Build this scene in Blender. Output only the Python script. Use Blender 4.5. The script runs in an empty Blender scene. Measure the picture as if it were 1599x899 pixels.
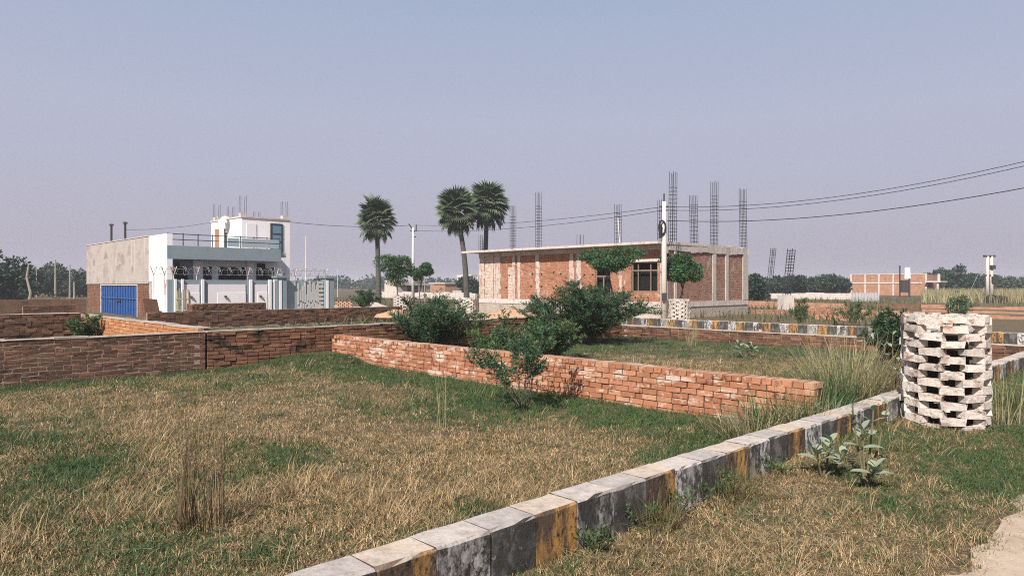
import bpy, math, random
import numpy as np
from mathutils import Vector, Matrix

# ------------------------------------------------------------------ scene, camera, sky, sun
scene = bpy.context.scene
R = math.radians
CAM_H = 1.55
FPX, HOR, CXP = 1100.0, 445.0, 799.5        # focal length in photo pixels, horizon row, centre column

cam_d = bpy.data.cameras.new('camera')
cam = bpy.data.objects.new('camera', cam_d)
scene.collection.objects.link(cam)
cam.location = (0, 0, CAM_H)
cam.rotation_euler = (R(90), 0, 0)
cam_d.sensor_width = 36.0
cam_d.lens = 36.0 * FPX / 1599.0
cam_d.shift_y = -(449.5 - HOR) / 1599.0
cam_d.clip_start = 0.05
cam_d.clip_end = 6000
scene.camera = cam

SUN_EL = R(43)
SUN_AZ = math.atan2(-0.415, -0.910)          # x = sin, y = cos: over the left shoulder, raking along the kerb faces
sdir = Vector((math.sin(SUN_AZ) * math.cos(SUN_EL), math.cos(SUN_AZ) * math.cos(SUN_EL), math.sin(SUN_EL)))

world = bpy.data.worlds.new('World')
scene.world = world
world.use_nodes = True
wn, wl = world.node_tree.nodes, world.node_tree.links
wn.clear()
w_out = wn.new('ShaderNodeOutputWorld')
w_bg = wn.new('ShaderNodeBackground')
SKY_STRENGTH = 0.1
SKY_GAIN = 0.62
w_bg.inputs['Strength'].default_value = SKY_STRENGTH
sky = wn.new('ShaderNodeTexSky')
sky.sky_type = 'NISHITA'
sky.sun_disc = False
sky.sun_elevation = SUN_EL
sky.sun_rotation = SUN_AZ % (2 * math.pi)
sky.dust_density = 5.0
sky.air_density = 1.0
sky.ozone_density = 2.0
# dust-laden winter air: the same pale lilac veil all round, a little bluer towards the zenith
tc = wn.new('ShaderNodeTexCoord')
sep = wn.new('ShaderNodeSeparateXYZ')
ramp = wn.new('ShaderNodeValToRGB')
wl.new(tc.outputs['Generated'], sep.inputs[0])
wl.new(sep.outputs['Z'], ramp.inputs[0])
el = ramp.color_ramp.elements
k = SKY_GAIN / SKY_STRENGTH
el[0].position = 0.0; el[0].color = (0.425 * k, 0.392 * k, 0.478 * k, 1)
el[1].position = 0.9; el[1].color = (0.20 * k, 0.28 * k, 0.46 * k, 1)
e = ramp.color_ramp.elements.new(0.10); e.color = (0.448 * k, 0.432 * k, 0.528 * k, 1)
e = ramp.color_ramp.elements.new(0.22); e.color = (0.435 * k, 0.460 * k, 0.590 * k, 1)
e = ramp.color_ramp.elements.new(0.38); e.color = (0.360 * k, 0.425 * k, 0.575 * k, 1)
wm = wn.new('ShaderNodeMix'); wm.data_type = 'RGBA'
wm.inputs['Factor'].default_value = 0.93
wl.new(sky.outputs[0], wm.inputs['A'])
wl.new(ramp.outputs[0], wm.inputs['B'])
wl.new(wm.outputs['Result'], w_bg.inputs['Color'])
wl.new(w_bg.outputs[0], w_out.inputs[0])

sun_d = bpy.data.lights.new('sun', 'SUN')
sun_d.energy = 5.0
sun_d.angle = R(0.6)
sun_d.color = (1.0, 0.92, 0.82)
sun = bpy.data.objects.new('sun', sun_d)
scene.collection.objects.link(sun)
sun.location = (-30, -10, 40)
sun.rotation_euler = (-sdir).to_track_quat('-Z', 'Y').to_euler()

scene.view_settings.view_transform = 'Standard'
scene.view_settings.look = 'None'
scene.view_settings.exposure = 0.78
scene.view_settings.gamma = 1.0
scene.view_settings.use_curve_mapping = False
cy = scene.cycles
cy.max_bounces = 5
cy.diffuse_bounces = 2
cy.glossy_bounces = 2
cy.transmission_bounces = 4
cy.transparent_max_bounces = 8
cy.volume_bounces = 1
cy.use_denoising = False
cy.filter_width = 1.1
cy.use_adaptive_sampling = True
cy.adaptive_threshold = 0.012
cy.caustics_reflective = False
cy.caustics_refractive = False

# ------------------------------------------------------------------ site grid
# plots and streets lie on one rectangular grid: U runs along the painted kerb, V across it
UX, UY = 0.72, 0.694
VX, VY = -0.694, 0.72
ANG_U = math.atan2(UY, UX)
ANG_V = math.atan2(VY, VX)
rng = np.random.default_rng(7)
random.seed(7)

def W(u, v, z=0.0):
    return (UX * u + VX * v, UY * u + VY * v, z)
def UV(x, y):
    return (UX * x + UY * y, VX * x + VY * y)
def G(px, d, z=0.0):                          # ground point in photo column px at distance d
    return ((px - CXP) / FPX * d, d, z)
def u_at(px, v):                              # where column px meets the line V = v
    kk = (px - CXP) / FPX
    return (kk * VY * v - VX * v) / (UX - kk * UY)
def v_at(px, u):
    kk = (px - CXP) / FPX
    return (kk * UY * u - UX * u) / (VX - kk * VY)
def z_at(py, u, v):
    return CAM_H - (py - HOR) / FPX * (UY * u + VY * v)

def smooth(a, b, x):
    t = np.clip((x - a) / (b - a), 0, 1)
    return t * t * (3 - 2 * t)

_prm = np.random.default_rng(3).random((64, 64))
def vnoise(x, y):                             # tiling value noise, vectorised
    x = np.asarray(x, float); y = np.asarray(y, float)
    xi = np.floor(x).astype(int); yi = np.floor(y).astype(int)
    fx = x - xi; fy = y - yi
    fx = fx * fx * (3 - 2 * fx); fy = fy * fy * (3 - 2 * fy)
    a = _prm[xi % 64, yi % 64]; b = _prm[(xi + 1) % 64, yi % 64]
    c = _prm[xi % 64, (yi + 1) % 64]; d = _prm[(xi + 1) % 64, (yi + 1) % 64]
    return (a * (1 - fx) + b * fx) * (1 - fy) + (c * (1 - fx) + d * fx) * fy
def fbm(x, y):
    return 0.5 * vnoise(x, y) + 0.27 * vnoise(2.1 * x + 9, 2.1 * y + 4) + 0.15 * vnoise(4.3 * x, 4.3 * y) + 0.08 * vnoise(9 * x, 9 * y)

def hz(x, y):                                 # ground height
    x = np.asarray(x, float); y = np.asarray(y, float)
    u = UX * x + UY * y; v = VX * x + VY * y
    near = 1 - smooth(30, 60, np.hypot(x, y))
    h = (fbm(x * 0.55, y * 0.55) - 0.5) * 0.09 * near
    h += 0.085 * smooth(3.5, 6.5, u) * (1 - smooth(2.55, 2.75, v)) * (1 - smooth(22, 26, u))
    h += 0.16 * smooth(1.8, 0.2, np.hypot(u - 7.1, v - 12.8))          # earth heaped in the wall corner
    h -= 0.17 * smooth(25.5, 30, v) * (1 - smooth(60, 90, v)) * (1 - smooth(11.6, 12.6, u))
    h += 0.035 * smooth(1.9, 2.55, v) * (v < 2.7)
    return h

# ------------------------------------------------------------------ materials
MATS = {}
ALB = 0.70                                   # overall reflectance level of the site
def _new(name):
    m = bpy.data.materials.new(name); m.use_nodes = True
    nt = m.node_tree
    b = nt.nodes['Principled BSDF']
    MATS[name] = m
    return m, nt.nodes, nt.links, b

def _noise(n, l, vec, scale, detail=4, rough=0.6):
    t = n.new('ShaderNodeTexNoise')
    t.inputs['Scale'].default_value = scale
    t.inputs['Detail'].default_value = detail
    t.inputs['Roughness'].default_value = rough
    if vec is not None: l.new(vec, t.inputs['Vector'])
    return t.outputs['Fac']
def _map(n, l, vec, sc):
    mp = n.new('ShaderNodeMapping'); mp.inputs['Scale'].default_value = sc
    l.new(vec, mp.inputs['Vector']); return mp.outputs[0]
def _ramp(n, l, fac, stops):
    r = n.new('ShaderNodeValToRGB'); l.new(fac, r.inputs[0])
    els = r.color_ramp.elements
    while len(els) < len(stops): els.new(0.5)
    for e_, (p, c) in zip(els, stops):
        e_.position = p; e_.color = (c[0], c[1], c[2], 1) if not isinstance(c, (int, float)) else (c, c, c, 1)
    return r.outputs[0]
def _mix(n, l, fac, a, b, mode='MIX'):
    m = n.new('ShaderNodeMix'); m.data_type = 'RGBA'; m.blend_type = mode
    for s, x in (('Factor', fac), ('A', a), ('B', b)):
        if isinstance(x, bpy.types.NodeSocket): l.new(x, m.inputs[s])
        elif isinstance(x, (int, float)) and s == 'Factor': m.inputs[s].default_value = x
        else: m.inputs[s].default_value = (x[0], x[1], x[2], 1)
    return m.outputs['Result']
def _math(n, l, op, a, b=None):
    m = n.new('ShaderNodeMath'); m.operation = op
    for i, x in enumerate((a, b)):
        if x is None: continue
        if isinstance(x, bpy.types.NodeSocket): l.new(x, m.inputs[i])
        else: m.inputs[i].default_value = x
    return m.outputs[0]
def _bump(n, l, b, h, strength, dist):
    bp = n.new('ShaderNodeBump'); bp.inputs['Strength'].default_value = strength; bp.inputs['Distance'].default_value = dist
    l.new(h, bp.inputs['Height']); l.new(bp.outputs[0], b.inputs['Normal'])

def mat(name, cols, scale=6.0, rough=0.9, bump=0.3, bscale=45.0, bdist=0.01, rnd=0.0, rnd_cols=None, rnd_attr=False,
        over=(), dust=None, spec=0.2, metal=0.0, alb=None):
    """cols: colours spread over a noise in world space; rnd_cols: a colour picked per object; over: (colour, (sx,sy,sz), lo, hi) stains;
    dust: (colour, amount) settled on upward faces"""
    m, n, l, b = _new(name)
    geo = n.new('ShaderNodeNewGeometry'); pos = geo.outputs['Position']
    stops = [(0.3 + 0.4 * i / max(1, len(cols) - 1), c) for i, c in enumerate(cols)]
    col = _ramp(n, l, _noise(n, l, pos, scale, 6, 0.65), stops) if len(cols) > 1 else None
    if col is None:
        rgb = n.new('ShaderNodeRGB'); rgb.outputs[0].default_value = (*cols[0], 1); col = rgb.outputs[0]
    rsock = None
    if rnd or rnd_cols:
        if rnd_attr:
            at = n.new('ShaderNodeAttribute'); at.attribute_name = 'rnd'; rsock = at.outputs['Fac']
        else:
            oi = n.new('ShaderNodeObjectInfo'); rsock = oi.outputs['Random']
    if rnd_cols:
        st = [(i / len(rnd_cols), c) for i, c in enumerate(rnd_cols)]
        rr = n.new('ShaderNodeValToRGB'); rr.color_ramp.interpolation = 'CONSTANT'; l.new(rsock, rr.inputs[0])
        els = rr.color_ramp.elements
        while len(els) < len(st): els.new(0.5)
        for e_, (p, c) in zip(els, st): e_.position = p; e_.color = (*c, 1)
        col = _mix(n, l, 0.6, col, rr.outputs[0])
    if rnd:
        f = _math(n, l, 'MULTIPLY_ADD', rsock, rnd * 2); n[-1].inputs[2].default_value = 1 - rnd
        col = _mix(n, l, 1.0, col, f, 'MULTIPLY')
    for (c, sc, lo, hi) in over:
        fac = _ramp(n, l, _noise(n, l, _map(n, l, pos, sc), 1.0, 7, 0.7), [(lo, 0.0), (hi, 1.0)])
        col = _mix(n, l, fac, col, c)
    if dust:
        sz = n.new('ShaderNodeSeparateXYZ'); l.new(geo.outputs['Normal'], sz.inputs[0])
        up = _ramp(n, l, sz.outputs['Z'], [(0.55, 0.0), (0.85, dust[1])])
        dn = _ramp(n, l, _noise(n, l, pos, 14, 5, 0.7), [(0.3, 0.55), (0.6, 1.0)])
        col = _mix(n, l, _math(n, l, 'MULTIPLY', up, dn), col, dust[0])
    q = ALB if alb is None else alb
    col = _mix(n, l, 1.0, col, (q, q, q), 'MULTIPLY')
    l.new(col, b.inputs['Base Color'])
    b.inputs['Roughness'].default_value = rough
    b.inputs['Specular IOR Level'].default_value = spec
    b.inputs['Metallic'].default_value = metal
    if bump: _bump(n, l, b, _noise(n, l, pos, bscale, 6, 0.7), bump, bdist)
    return m

def mat_brickwork(name, c1, c2, mortar, over=(), bump=0.6, scale=1.0, msize=0.012):
    """distant brickwork, laid out in metres through the UV map"""
    m, n, l, b = _new(name)
    uvn = n.new('ShaderNodeUVMap'); geo = n.new('ShaderNodeNewGeometry'); pos = geo.outputs['Position']
    br = n.new('ShaderNodeTexBrick')
    l.new(uvn.outputs[0], br.inputs['Vector'])
    br.inputs['Scale'].default_value = scale
    br.inputs['Brick Width'].default_value = 0.24
    br.inputs['Row Height'].default_value = 0.084
    br.inputs['Mortar Size'].default_value = msize
    br.inputs['Mortar Smooth'].default_value = 0.2
    br.inputs['Color1'].default_value = (*c1, 1); br.inputs['Color2'].default_value = (*c2, 1); br.inputs['Mortar'].default_value = (*mortar, 1)
    var = _ramp(n, l, _noise(n, l, pos, 2.2, 6, 0.7), [(0.3, 0.72), (0.7, 1.18)])
    col = _mix(n, l, 1.0, br.outputs['Color'], var, 'MULTIPLY')
    for (c, sc, lo, hi) in over:
        fac = _ramp(n, l, _noise(n, l, _map(n, l, pos, sc), 1.0, 7, 0.75), [(lo, 0.0), (hi, 1.0)])
        col = _mix(n, l, fac, col, c)
    col = _mix(n, l, 1.0, col, (ALB, ALB, ALB), 'MULTIPLY')
    l.new(col, b.inputs['Base Color']); b.inputs['Roughness'].default_value = 0.92; b.inputs['Specular IOR Level'].default_value = 0.15
    h = _math(n, l, 'SUBTRACT', _noise(n, l, pos, 30, 5, 0.7), br.outputs['Fac'])
    _bump(n, l, b, h, bump, 0.02)
    return m

def mat_leaf(name, cols, rough=0.55, trans=0.25, nscale=3.0, rnd=0.25, obj_cols=None):
    m, n, l, b = _new(name)
    geo = n.new('ShaderNodeNewGeometry')
    stops = [(0.3 + 0.4 * i / max(1, len(cols) - 1), c) for i, c in enumerate(cols)]
    col = _ramp(n, l, _noise(n, l, geo.outputs['Position'], nscale, 4, 0.6), stops)
    oi = n.new('ShaderNodeObjectInfo')
    if obj_cols:
        rr = _ramp(n, l, oi.outputs['Random'], [(i / max(1, len(obj_cols) - 1), c) for i, c in enumerate(obj_cols)])
        col = _mix(n, l, 0.7, col, rr)
    isl = geo.outputs['Random Per Island']
    f = _math(n, l, 'MULTIPLY_ADD', isl, rnd * 2); n[-1].inputs[2].default_value = 1 - rnd
    col = _mix(n, l, 1.0, col, f, 'MULTIPLY')
    col = _mix(n, l, 1.0, col, (ALB, ALB, ALB), 'MULTIPLY')
    l.new(col, b.inputs['Base Color']); b.inputs['Roughness'].default_value = rough; b.inputs['Specular IOR Level'].default_value = 0.25
    if trans:
        tr = n.new('ShaderNodeBsdfTranslucent'); l.new(col, tr.inputs['Color'])
        mx = n.new('ShaderNodeMixShader'); mx.inputs[0].default_value = trans
        l.new(b.outputs[0], mx.inputs[1]); l.new(tr.outputs[0], mx.inputs[2])
        l.new(mx.outputs[0], n['Material Output'].inputs['Surface'])
    return m

# ------------------------------------------------------------------ object helpers
COL = scene.collection
ORG = {}                                      # world origin of every object made (things are only translated)

def tag(o, label=None, cat=None, group=None, kind=None):
    if label: o['label'] = label
    if cat: o['category'] = cat
    if group: o['group'] = group
    if kind: o['kind'] = kind
    elif cat: o['kind'] = 'thing'
    return o
def thing(name, label, cat, loc, group=None, kind=None):
    o = bpy.data.objects.new(name, None); COL.objects.link(o)
    o.empty_display_size = 0.2
    o.location = loc; ORG[o] = Vector(loc)
    return tag(o, label, cat, group, kind)
def link(name, me, parent=None, at=None):
    """mesh data given in world coordinates: shift it to the parent's (or its own) origin"""
    o = bpy.data.objects.new(name, me); COL.objects.link(o)
    if parent is not None:
        org = ORG[parent]; o.parent = parent
    else:
        org = Vector(at) if at is not None else Vector((0, 0, 0)); o.location = org
    ORG[o] = org
    if org.length > 0:
        n = len(me.vertices); co = np.empty(n * 3, np.float32); me.vertices.foreach_get('co', co)
        co = co.reshape(-1, 3) - np.array(org, np.float32)
        me.vertices.foreach_set('co', co.ravel()); me.update()
    return o
def place(name, me, parent, loc, rot=(0, 0, 0), scale=(1, 1, 1)):
    """shared mesh data in its own local coordinates, put at world loc under parent"""
    o = bpy.data.objects.new(name, me); COL.objects.link(o)
    o.parent = parent; o.location = Vector(loc) - ORG[parent]; o.rotation_euler = rot; o.scale = scale
    ORG[o] = Vector(loc)
    return o
def mesh_np(name, verts, faces, m=None, k=4, smooth_=False, attr=None):
    verts = np.asarray(verts, np.float32); faces = np.asarray(faces, np.int32)
    me = bpy.data.meshes.new(name)
    nf = len(faces)
    me.vertices.add(len(verts)); me.vertices.foreach_set('co', verts.ravel())
    me.loops.add(nf * k); me.loops.foreach_set('vertex_index', faces.ravel())
    me.polygons.add(nf); me.polygons.foreach_set('loop_start', np.arange(0, nf * k, k, dtype=np.int32))
    if smooth_: me.polygons.foreach_set('use_smooth', np.ones(nf, bool))
    me.update(calc_edges=True)
    if attr is not None:
        a = me.attributes.new('rnd', 'FLOAT', 'POINT'); a.data.foreach_set('value', np.asarray(attr, np.float32))
    if m: me.materials.append(MATS[m])
    return me

class MB:
    def __init__(s): s.v = []; s.f = []; s.r = []
    def poly(s, pts, faces, r=0.5):
        o = len(s.v); s.v += [tuple(p) for p in pts]; s.f += [tuple(i + o for i in f) for f in faces]; s.r += [r] * len(pts)
    def hexa(s, p, r=0.5):                     # p: 4 bottom + 4 top, counter-clockwise from above
        s.poly(p, [(3, 2, 1, 0), (4, 5, 6, 7), (0, 1, 5, 4), (1, 2, 6, 5), (2, 3, 7, 6), (3, 0, 4, 7)], r)
    def bx(s, u0, u1, v0, v1, z0, z1, r=0.5, j=0.0):   # box on the site grid
        q = [W(u0, v0, z0), W(u1, v0, z0), W(u1, v1, z0), W(u0, v1, z0), W(u0, v0, z1), W(u1, v0, z1), W(u1, v1, z1), W(u0, v1, z1)]
        if j: q = [tuple(c + random.uniform(-j, j) for c in p) for p in q]
        s.hexa(q, r)
    def box(s, c, sx, sy, sz, rz=0.0):         # c: centre of the bottom
        ca, sa = math.cos(rz), math.sin(rz); q = []
        for z in (0, sz):
            for (a, b_) in ((-1, -1), (1, -1), (1, 1), (-1, 1)):
                x, y = a * sx / 2, b_ * sy / 2
                q.append((c[0] + ca * x - sa * y, c[1] + sa * x + ca * y, c[2] + z))
        s.hexa(q)
    def tube(s, pts, r0, r1=None, n=6, cap=True):
        r1 = r0 if r1 is None else r1
        pts = [Vector(p) for p in pts]; o = len(s.v); N = len(pts)
        for i, p in enumerate(pts):
            d = (pts[min(i + 1, N - 1)] - pts[max(i - 1, 0)])
            d = d.normalized() if d.length > 1e-9 else Vector((0, 0, 1))
            a = d.cross(Vector((0.31, 0.77, 0.13)) if abs(d.z) > 0.9 else Vector((0, 0, 1))).normalized(); b_ = d.cross(a)
            rr = r0 + (r1 - r0) * i / max(1, N - 1)
            for q in range(n):
                t = 2 * math.pi * q / n
                s.v.append(tuple(p + a * (rr * math.cos(t)) + b_ * (rr * math.sin(t)))); s.r.append(0.5)
        for i in range(N - 1):
            for q in range(n):
                q2 = (q + 1) % n
                s.f.append((o + i * n + q, o + i * n + q2, o + (i + 1) * n + q2, o + (i + 1) * n + q))
        if cap:
            s.f.append(tuple(o + q for q in range(n))[::-1]); s.f.append(tuple(o + (N - 1) * n + q for q in range(n)))
    def build(s, name, m, parent=None, at=None, smooth_=False, bevel=0.0, uv=True, attr=False):
        me = bpy.data.meshes.new(name)
        me.from_pydata(s.v, [], s.f); me.update()
        if attr:
            a = me.attributes.new('rnd', 'FLOAT', 'POINT'); a.data.foreach_set('value', np.asarray(s.r, np.float32))
        if uv and len(s.f) < 20000:
            lay = me.uv_layers.new(name='UVMap'); data = lay.data
            for p in me.polygons:
                nx, ny, nz = p.normal
                if abs(nz) > 0.7:
                    for li in p.loop_indices:
                        x, y, z = me.vertices[me.loops[li].vertex_index].co; data[li].uv = UV(x, y)
                else:
                    h = math.hypot(nx, ny); tx, ty = -ny / h, nx / h
                    for li in p.loop_indices:
                        x, y, z = me.vertices[me.loops[li].vertex_index].co; data[li].uv = (x * tx + y * ty, z)
        me.materials.append(MATS[m])
        if smooth_:
            me.polygons.foreach_set('use_smooth', [True] * len(me.polygons))
        o = link(name, me, parent, at)
        if bevel:
            bm = o.modifiers.new('bevel', 'BEVEL'); bm.width = bevel; bm.segments = 1; bm.limit_method = 'ANGLE'
        return o

def unit(n):
    a = rng.normal(size=(n, 3)); return a / np.linalg.norm(a, axis=1)[:, None]
def leaf_quads(P, L, Wd, D=None, bend=0.0):
    """one diamond leaf per point P; D: preferred directions"""
    P = np.asarray(P, float); n = len(P)
    d = unit(n) if D is None else D + 0.6 * unit(n)
    d /= np.linalg.norm(d, axis=1)[:, None]
    s_ = np.cross(d, unit(n)); s_ /= np.linalg.norm(s_, axis=1)[:, None] + 1e-9
    L = (L * (0.65 + 0.7 * rng.random(n)))[:, None]; Wd = (Wd * (0.7 + 0.6 * rng.random(n)))[:, None]
    tip = P + L * d; tip[:, 2] -= bend * L[:, 0]
    V_ = np.stack([P, P + 0.45 * L * d + 0.5 * Wd * s_, tip, P + 0.45 * L * d - 0.5 * Wd * s_], 1).reshape(-1, 3)
    return V_, np.arange(4 * n).reshape(-1, 4)

# ------------------------------------------------------------------ material list
GRIME = (0.045, 0.04, 0.036)
mat('soil', [(0.075, 0.056, 0.034), (0.13, 0.10, 0.058), (0.06, 0.06, 0.034)], scale=1.6, bump=0.6, bscale=30, bdist=0.02,
    over=[((0.055, 0.07, 0.032), (0.5, 0.5, 0.5), 0.55, 0.68), ((0.30, 0.215, 0.115), (30, 30, 30), 0.53, 0.60), ((0.05, 0.036, 0.022), (18, 18, 18), 0.56, 0.64)])
mat('gap_shade', [(0.05, 0.038, 0.026), (0.09, 0.068, 0.045)], scale=9, bump=1.0, bscale=24, bdist=0.03)  # dark brown standing in for the shade inside the tree guard
mat('road_dust', [(0.46, 0.36, 0.275), (0.53, 0.425, 0.33), (0.40, 0.31, 0.23)], scale=3, bump=0.4, bscale=40,
    over=[((0.30, 0.21, 0.14), (7, 7, 7), 0.58, 0.70), ((0.34, 0.25, 0.17), (2, 2, 2), 0.52, 0.66)])
BR_O = [(0.45, 0.205, 0.115), (0.39, 0.165, 0.09), (0.51, 0.255, 0.15), (0.43, 0.19, 0.105), (0.30, 0.125, 0.07), (0.56, 0.34, 0.22), (0.47, 0.225, 0.13)]
EFF = [((0.66, 0.52, 0.43), (2.3, 2.3, 7.0), 0.54, 0.61), ((0.62, 0.46, 0.36), (9, 9, 15), 0.58, 0.65), ((0.12, 0.06, 0.04), (7, 7, 9), 0.57, 0.66)]
for a_ in (False, True):
    sfx = '_mass' if a_ else ''
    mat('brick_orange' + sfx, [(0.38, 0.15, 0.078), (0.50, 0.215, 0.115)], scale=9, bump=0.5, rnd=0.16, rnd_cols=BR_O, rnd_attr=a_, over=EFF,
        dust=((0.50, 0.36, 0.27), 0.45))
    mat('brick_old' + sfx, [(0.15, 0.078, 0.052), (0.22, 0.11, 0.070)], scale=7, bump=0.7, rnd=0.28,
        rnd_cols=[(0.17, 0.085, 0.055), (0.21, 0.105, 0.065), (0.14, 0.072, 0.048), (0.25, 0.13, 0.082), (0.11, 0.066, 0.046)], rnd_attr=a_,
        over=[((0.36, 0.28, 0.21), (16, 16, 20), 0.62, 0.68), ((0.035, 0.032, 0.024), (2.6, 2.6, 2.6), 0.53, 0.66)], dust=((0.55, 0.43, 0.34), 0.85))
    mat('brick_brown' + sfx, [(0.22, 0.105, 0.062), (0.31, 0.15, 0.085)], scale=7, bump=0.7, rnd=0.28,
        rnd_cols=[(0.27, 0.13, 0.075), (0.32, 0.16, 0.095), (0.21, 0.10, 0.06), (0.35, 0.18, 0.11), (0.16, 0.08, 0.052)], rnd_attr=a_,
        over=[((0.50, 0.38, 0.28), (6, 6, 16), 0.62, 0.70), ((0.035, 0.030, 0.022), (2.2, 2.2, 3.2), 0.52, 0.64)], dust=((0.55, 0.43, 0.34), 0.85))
    mat('brick_plot' + sfx, [(0.46, 0.20, 0.09), (0.58, 0.28, 0.13)], scale=7, bump=0.5, rnd=0.15,
        rnd_cols=[(0.56, 0.26, 0.12), (0.50, 0.21, 0.10), (0.60, 0.31, 0.16), (0.44, 0.18, 0.08)], rnd_attr=a_,
        over=[((0.07, 0.05, 0.035), (4, 4, 9), 0.60, 0.70)], dust=((0.60, 0.48, 0.40), 0.85))
    mat('brick_lime' + sfx, [(0.66, 0.58, 0.52), (0.84, 0.77, 0.71), (0.54, 0.41, 0.33)], scale=11, bump=0.9, bscale=50, rnd=0.16, rnd_attr=a_, alb=.63,
        over=[((0.42, 0.25, 0.17), (6, 6, 11), 0.55, 0.64), ((0.10, 0.085, 0.07), (9, 9, 16), 0.58, 0.66), ((0.30, 0.25, 0.21), (34, 34, 34), 0.60, 0.70), ((0.34, 0.28, 0.23), (3, 3, 5), 0.54, 0.66)])
mat('mortar_dark', [(0.07, 0.04, 0.028), (0.13, 0.075, 0.05)], scale=12, bump=0.4)
mat('mortar_old', [(0.24, 0.19, 0.145), (0.44, 0.355, 0.275), (0.10, 0.078, 0.058)], scale=9, bump=0.8)
mat('mortar_pale', [(0.52, 0.43, 0.36), (0.64, 0.54, 0.46)], scale=9, bump=0.4)
mat('cap_cement', [(0.40, 0.33, 0.27), (0.58, 0.49, 0.42)], scale=5, bump=0.5, over=[((0.08, 0.065, 0.05), (6, 6, 6), 0.58, 0.68)])
DUST = ((0.62, 0.55, 0.50), 0.94)
mat('kerb_white', [(0.60, 0.58, 0.58), (0.70, 0.68, 0.67)], scale=9, bump=0.7, bscale=35, rnd=0.06,
    over=[(GRIME, (6, 6, 2.5), 0.47, 0.57), ((0.10, 0.095, 0.09), (26, 26, 16), 0.48, 0.56), ((0.30, 0.27, 0.24), (4, 4, 4), 0.50, 0.62)], dust=DUST)
mat('kerb_white_grimy', [(0.34, 0.33, 0.33), (0.5, 0.48, 0.47)], scale=9, bump=0.7, bscale=35,
    over=[((0.07, 0.065, 0.06), (5, 5, 2.2), 0.40, 0.54), ((0.05, 0.045, 0.04), (26, 26, 16), 0.48, 0.58)], dust=DUST)
mat('kerb_black', [(0.042, 0.041, 0.040), (0.09, 0.086, 0.08)], scale=8, bump=0.7, bscale=35, rnd=0.1,
    over=[((0.20, 0.19, 0.18), (9, 9, 5), 0.48, 0.66), ((0.36, 0.34, 0.32), (30, 30, 24), 0.62, 0.70)], dust=((0.54, 0.485, 0.45), 0.94))
mat('kerb_yellow', [(0.46, 0.24, 0.075), (0.58, 0.32, 0.10)], scale=9, bump=0.7, bscale=35, rnd=0.12,
    over=[((0.11, 0.075, 0.055), (7, 7, 1.6), 0.40, 0.53), (GRIME, (24, 24, 14), 0.52, 0.60), ((0.30, 0.25, 0.21), (34, 34, 26), 0.62, 0.70)], dust=((0.64, 0.545, 0.455), 0.94))
mat('plaster_raw', [(0.40, 0.352, 0.328), (0.49, 0.434, 0.408), (0.33, 0.288, 0.265)], scale=0.9, bump=0.4, bscale=12,
    over=[((0.58, 0.52, 0.48), (2.6, 2.6, 0.35), 0.55, 0.66), ((0.28, 0.235, 0.21), (0.8, 0.8, 1.4), 0.54, 0.68), ((0.60, 0.54, 0.50), (0.3, 0.3, 5.0), 0.62, 0.68)])
mat('paint_white', [(0.80, 0.77, 0.78), (0.86, 0.83, 0.84)], scale=1.3, bump=0.1, over=[((0.58, 0.54, 0.52), (3, 3, 0.6), 0.63, 0.75)], rough=0.7, alb=0.86)
mat('paint_lilac', [(0.74, 0.70, 0.74), (0.80, 0.76, 0.79)], scale=1.5, bump=0.1, rough=0.7, alb=0.86)
mat('paint_bluegrey', [(0.26, 0.33, 0.37), (0.31, 0.38, 0.42)], scale=1.0, bump=0.1, over=[((0.20, 0.25, 0.28), (3, 3, 0.5), 0.6, 0.75)], rough=0.65)
mat('paint_sage', [(0.66, 0.71, 0.69), (0.72, 0.77, 0.75)], scale=1.1, bump=0.1, rough=0.7, alb=0.86)
mat('metal_rail', [(0.10, 0.13, 0.15)], rough=0.4, bump=0, metal=0.5, spec=0.5)
mat('metal_dark', [(0.04, 0.04, 0.045), (0.07, 0.065, 0.06)], rough=0.6, bump=0.1)
mat('metal_blue', [(0.010, 0.072, 0.27), (0.018, 0.105, 0.35)], scale=3, rough=0.45, bump=0.1, spec=0.5,
    over=[((0.07, 0.17, 0.36), (6, 6, 0.6), 0.62, 0.74)])
mat('metal_gate', [(0.33, 0.40, 0.43), (0.40, 0.47, 0.50)], scale=2, rough=0.5, bump=0.1, spec=0.4)
mat('gate_pattern', [(0.62, 0.62, 0.60)], rough=0.5, bump=0, spec=0.4)
mat('rebar', [(0.035, 0.045, 0.055), (0.075, 0.075, 0.08)], scale=12, rough=0.7, bump=0.1, metal=0.2)
mat('wire_galv', [(0.50, 0.50, 0.50)], rough=0.45, bump=0, metal=0.6)
mat('cable', [(0.03, 0.035, 0.04)], rough=0.6, bump=0)
mat('concrete', [(0.48, 0.43, 0.39), (0.62, 0.56, 0.51), (0.40, 0.35, 0.31)], scale=3, bump=0.5, bscale=18,
    over=[((0.26, 0.22, 0.19), (4, 4, 2), 0.60, 0.72)])
mat('concrete_pale', [(0.60, 0.53, 0.49), (0.74, 0.67, 0.63)], scale=2.4, bump=0.5, bscale=18, over=[((0.42, 0.31, 0.25), (5, 5, 3), 0.54, 0.66), ((0.30, 0.20, 0.15), (12, 12, 5), 0.58, 0.66)])
mat('concrete_slurry', [(0.48, 0.39, 0.34), (0.68, 0.60, 0.55)], scale=3.5, bump=0.6, bscale=22, over=[((0.44, 0.22, 0.14), (7, 7, 4), 0.52, 0.62), ((0.34, 0.28, 0.24), (3, 3, 1), 0.54, 0.66)])
mat('concrete_pole', [(0.60, 0.54, 0.50), (0.70, 0.64, 0.60)], scale=4, bump=0.3, over=[((0.36, 0.30, 0.27), (9, 9, 1), 0.60, 0.72)])
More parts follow.
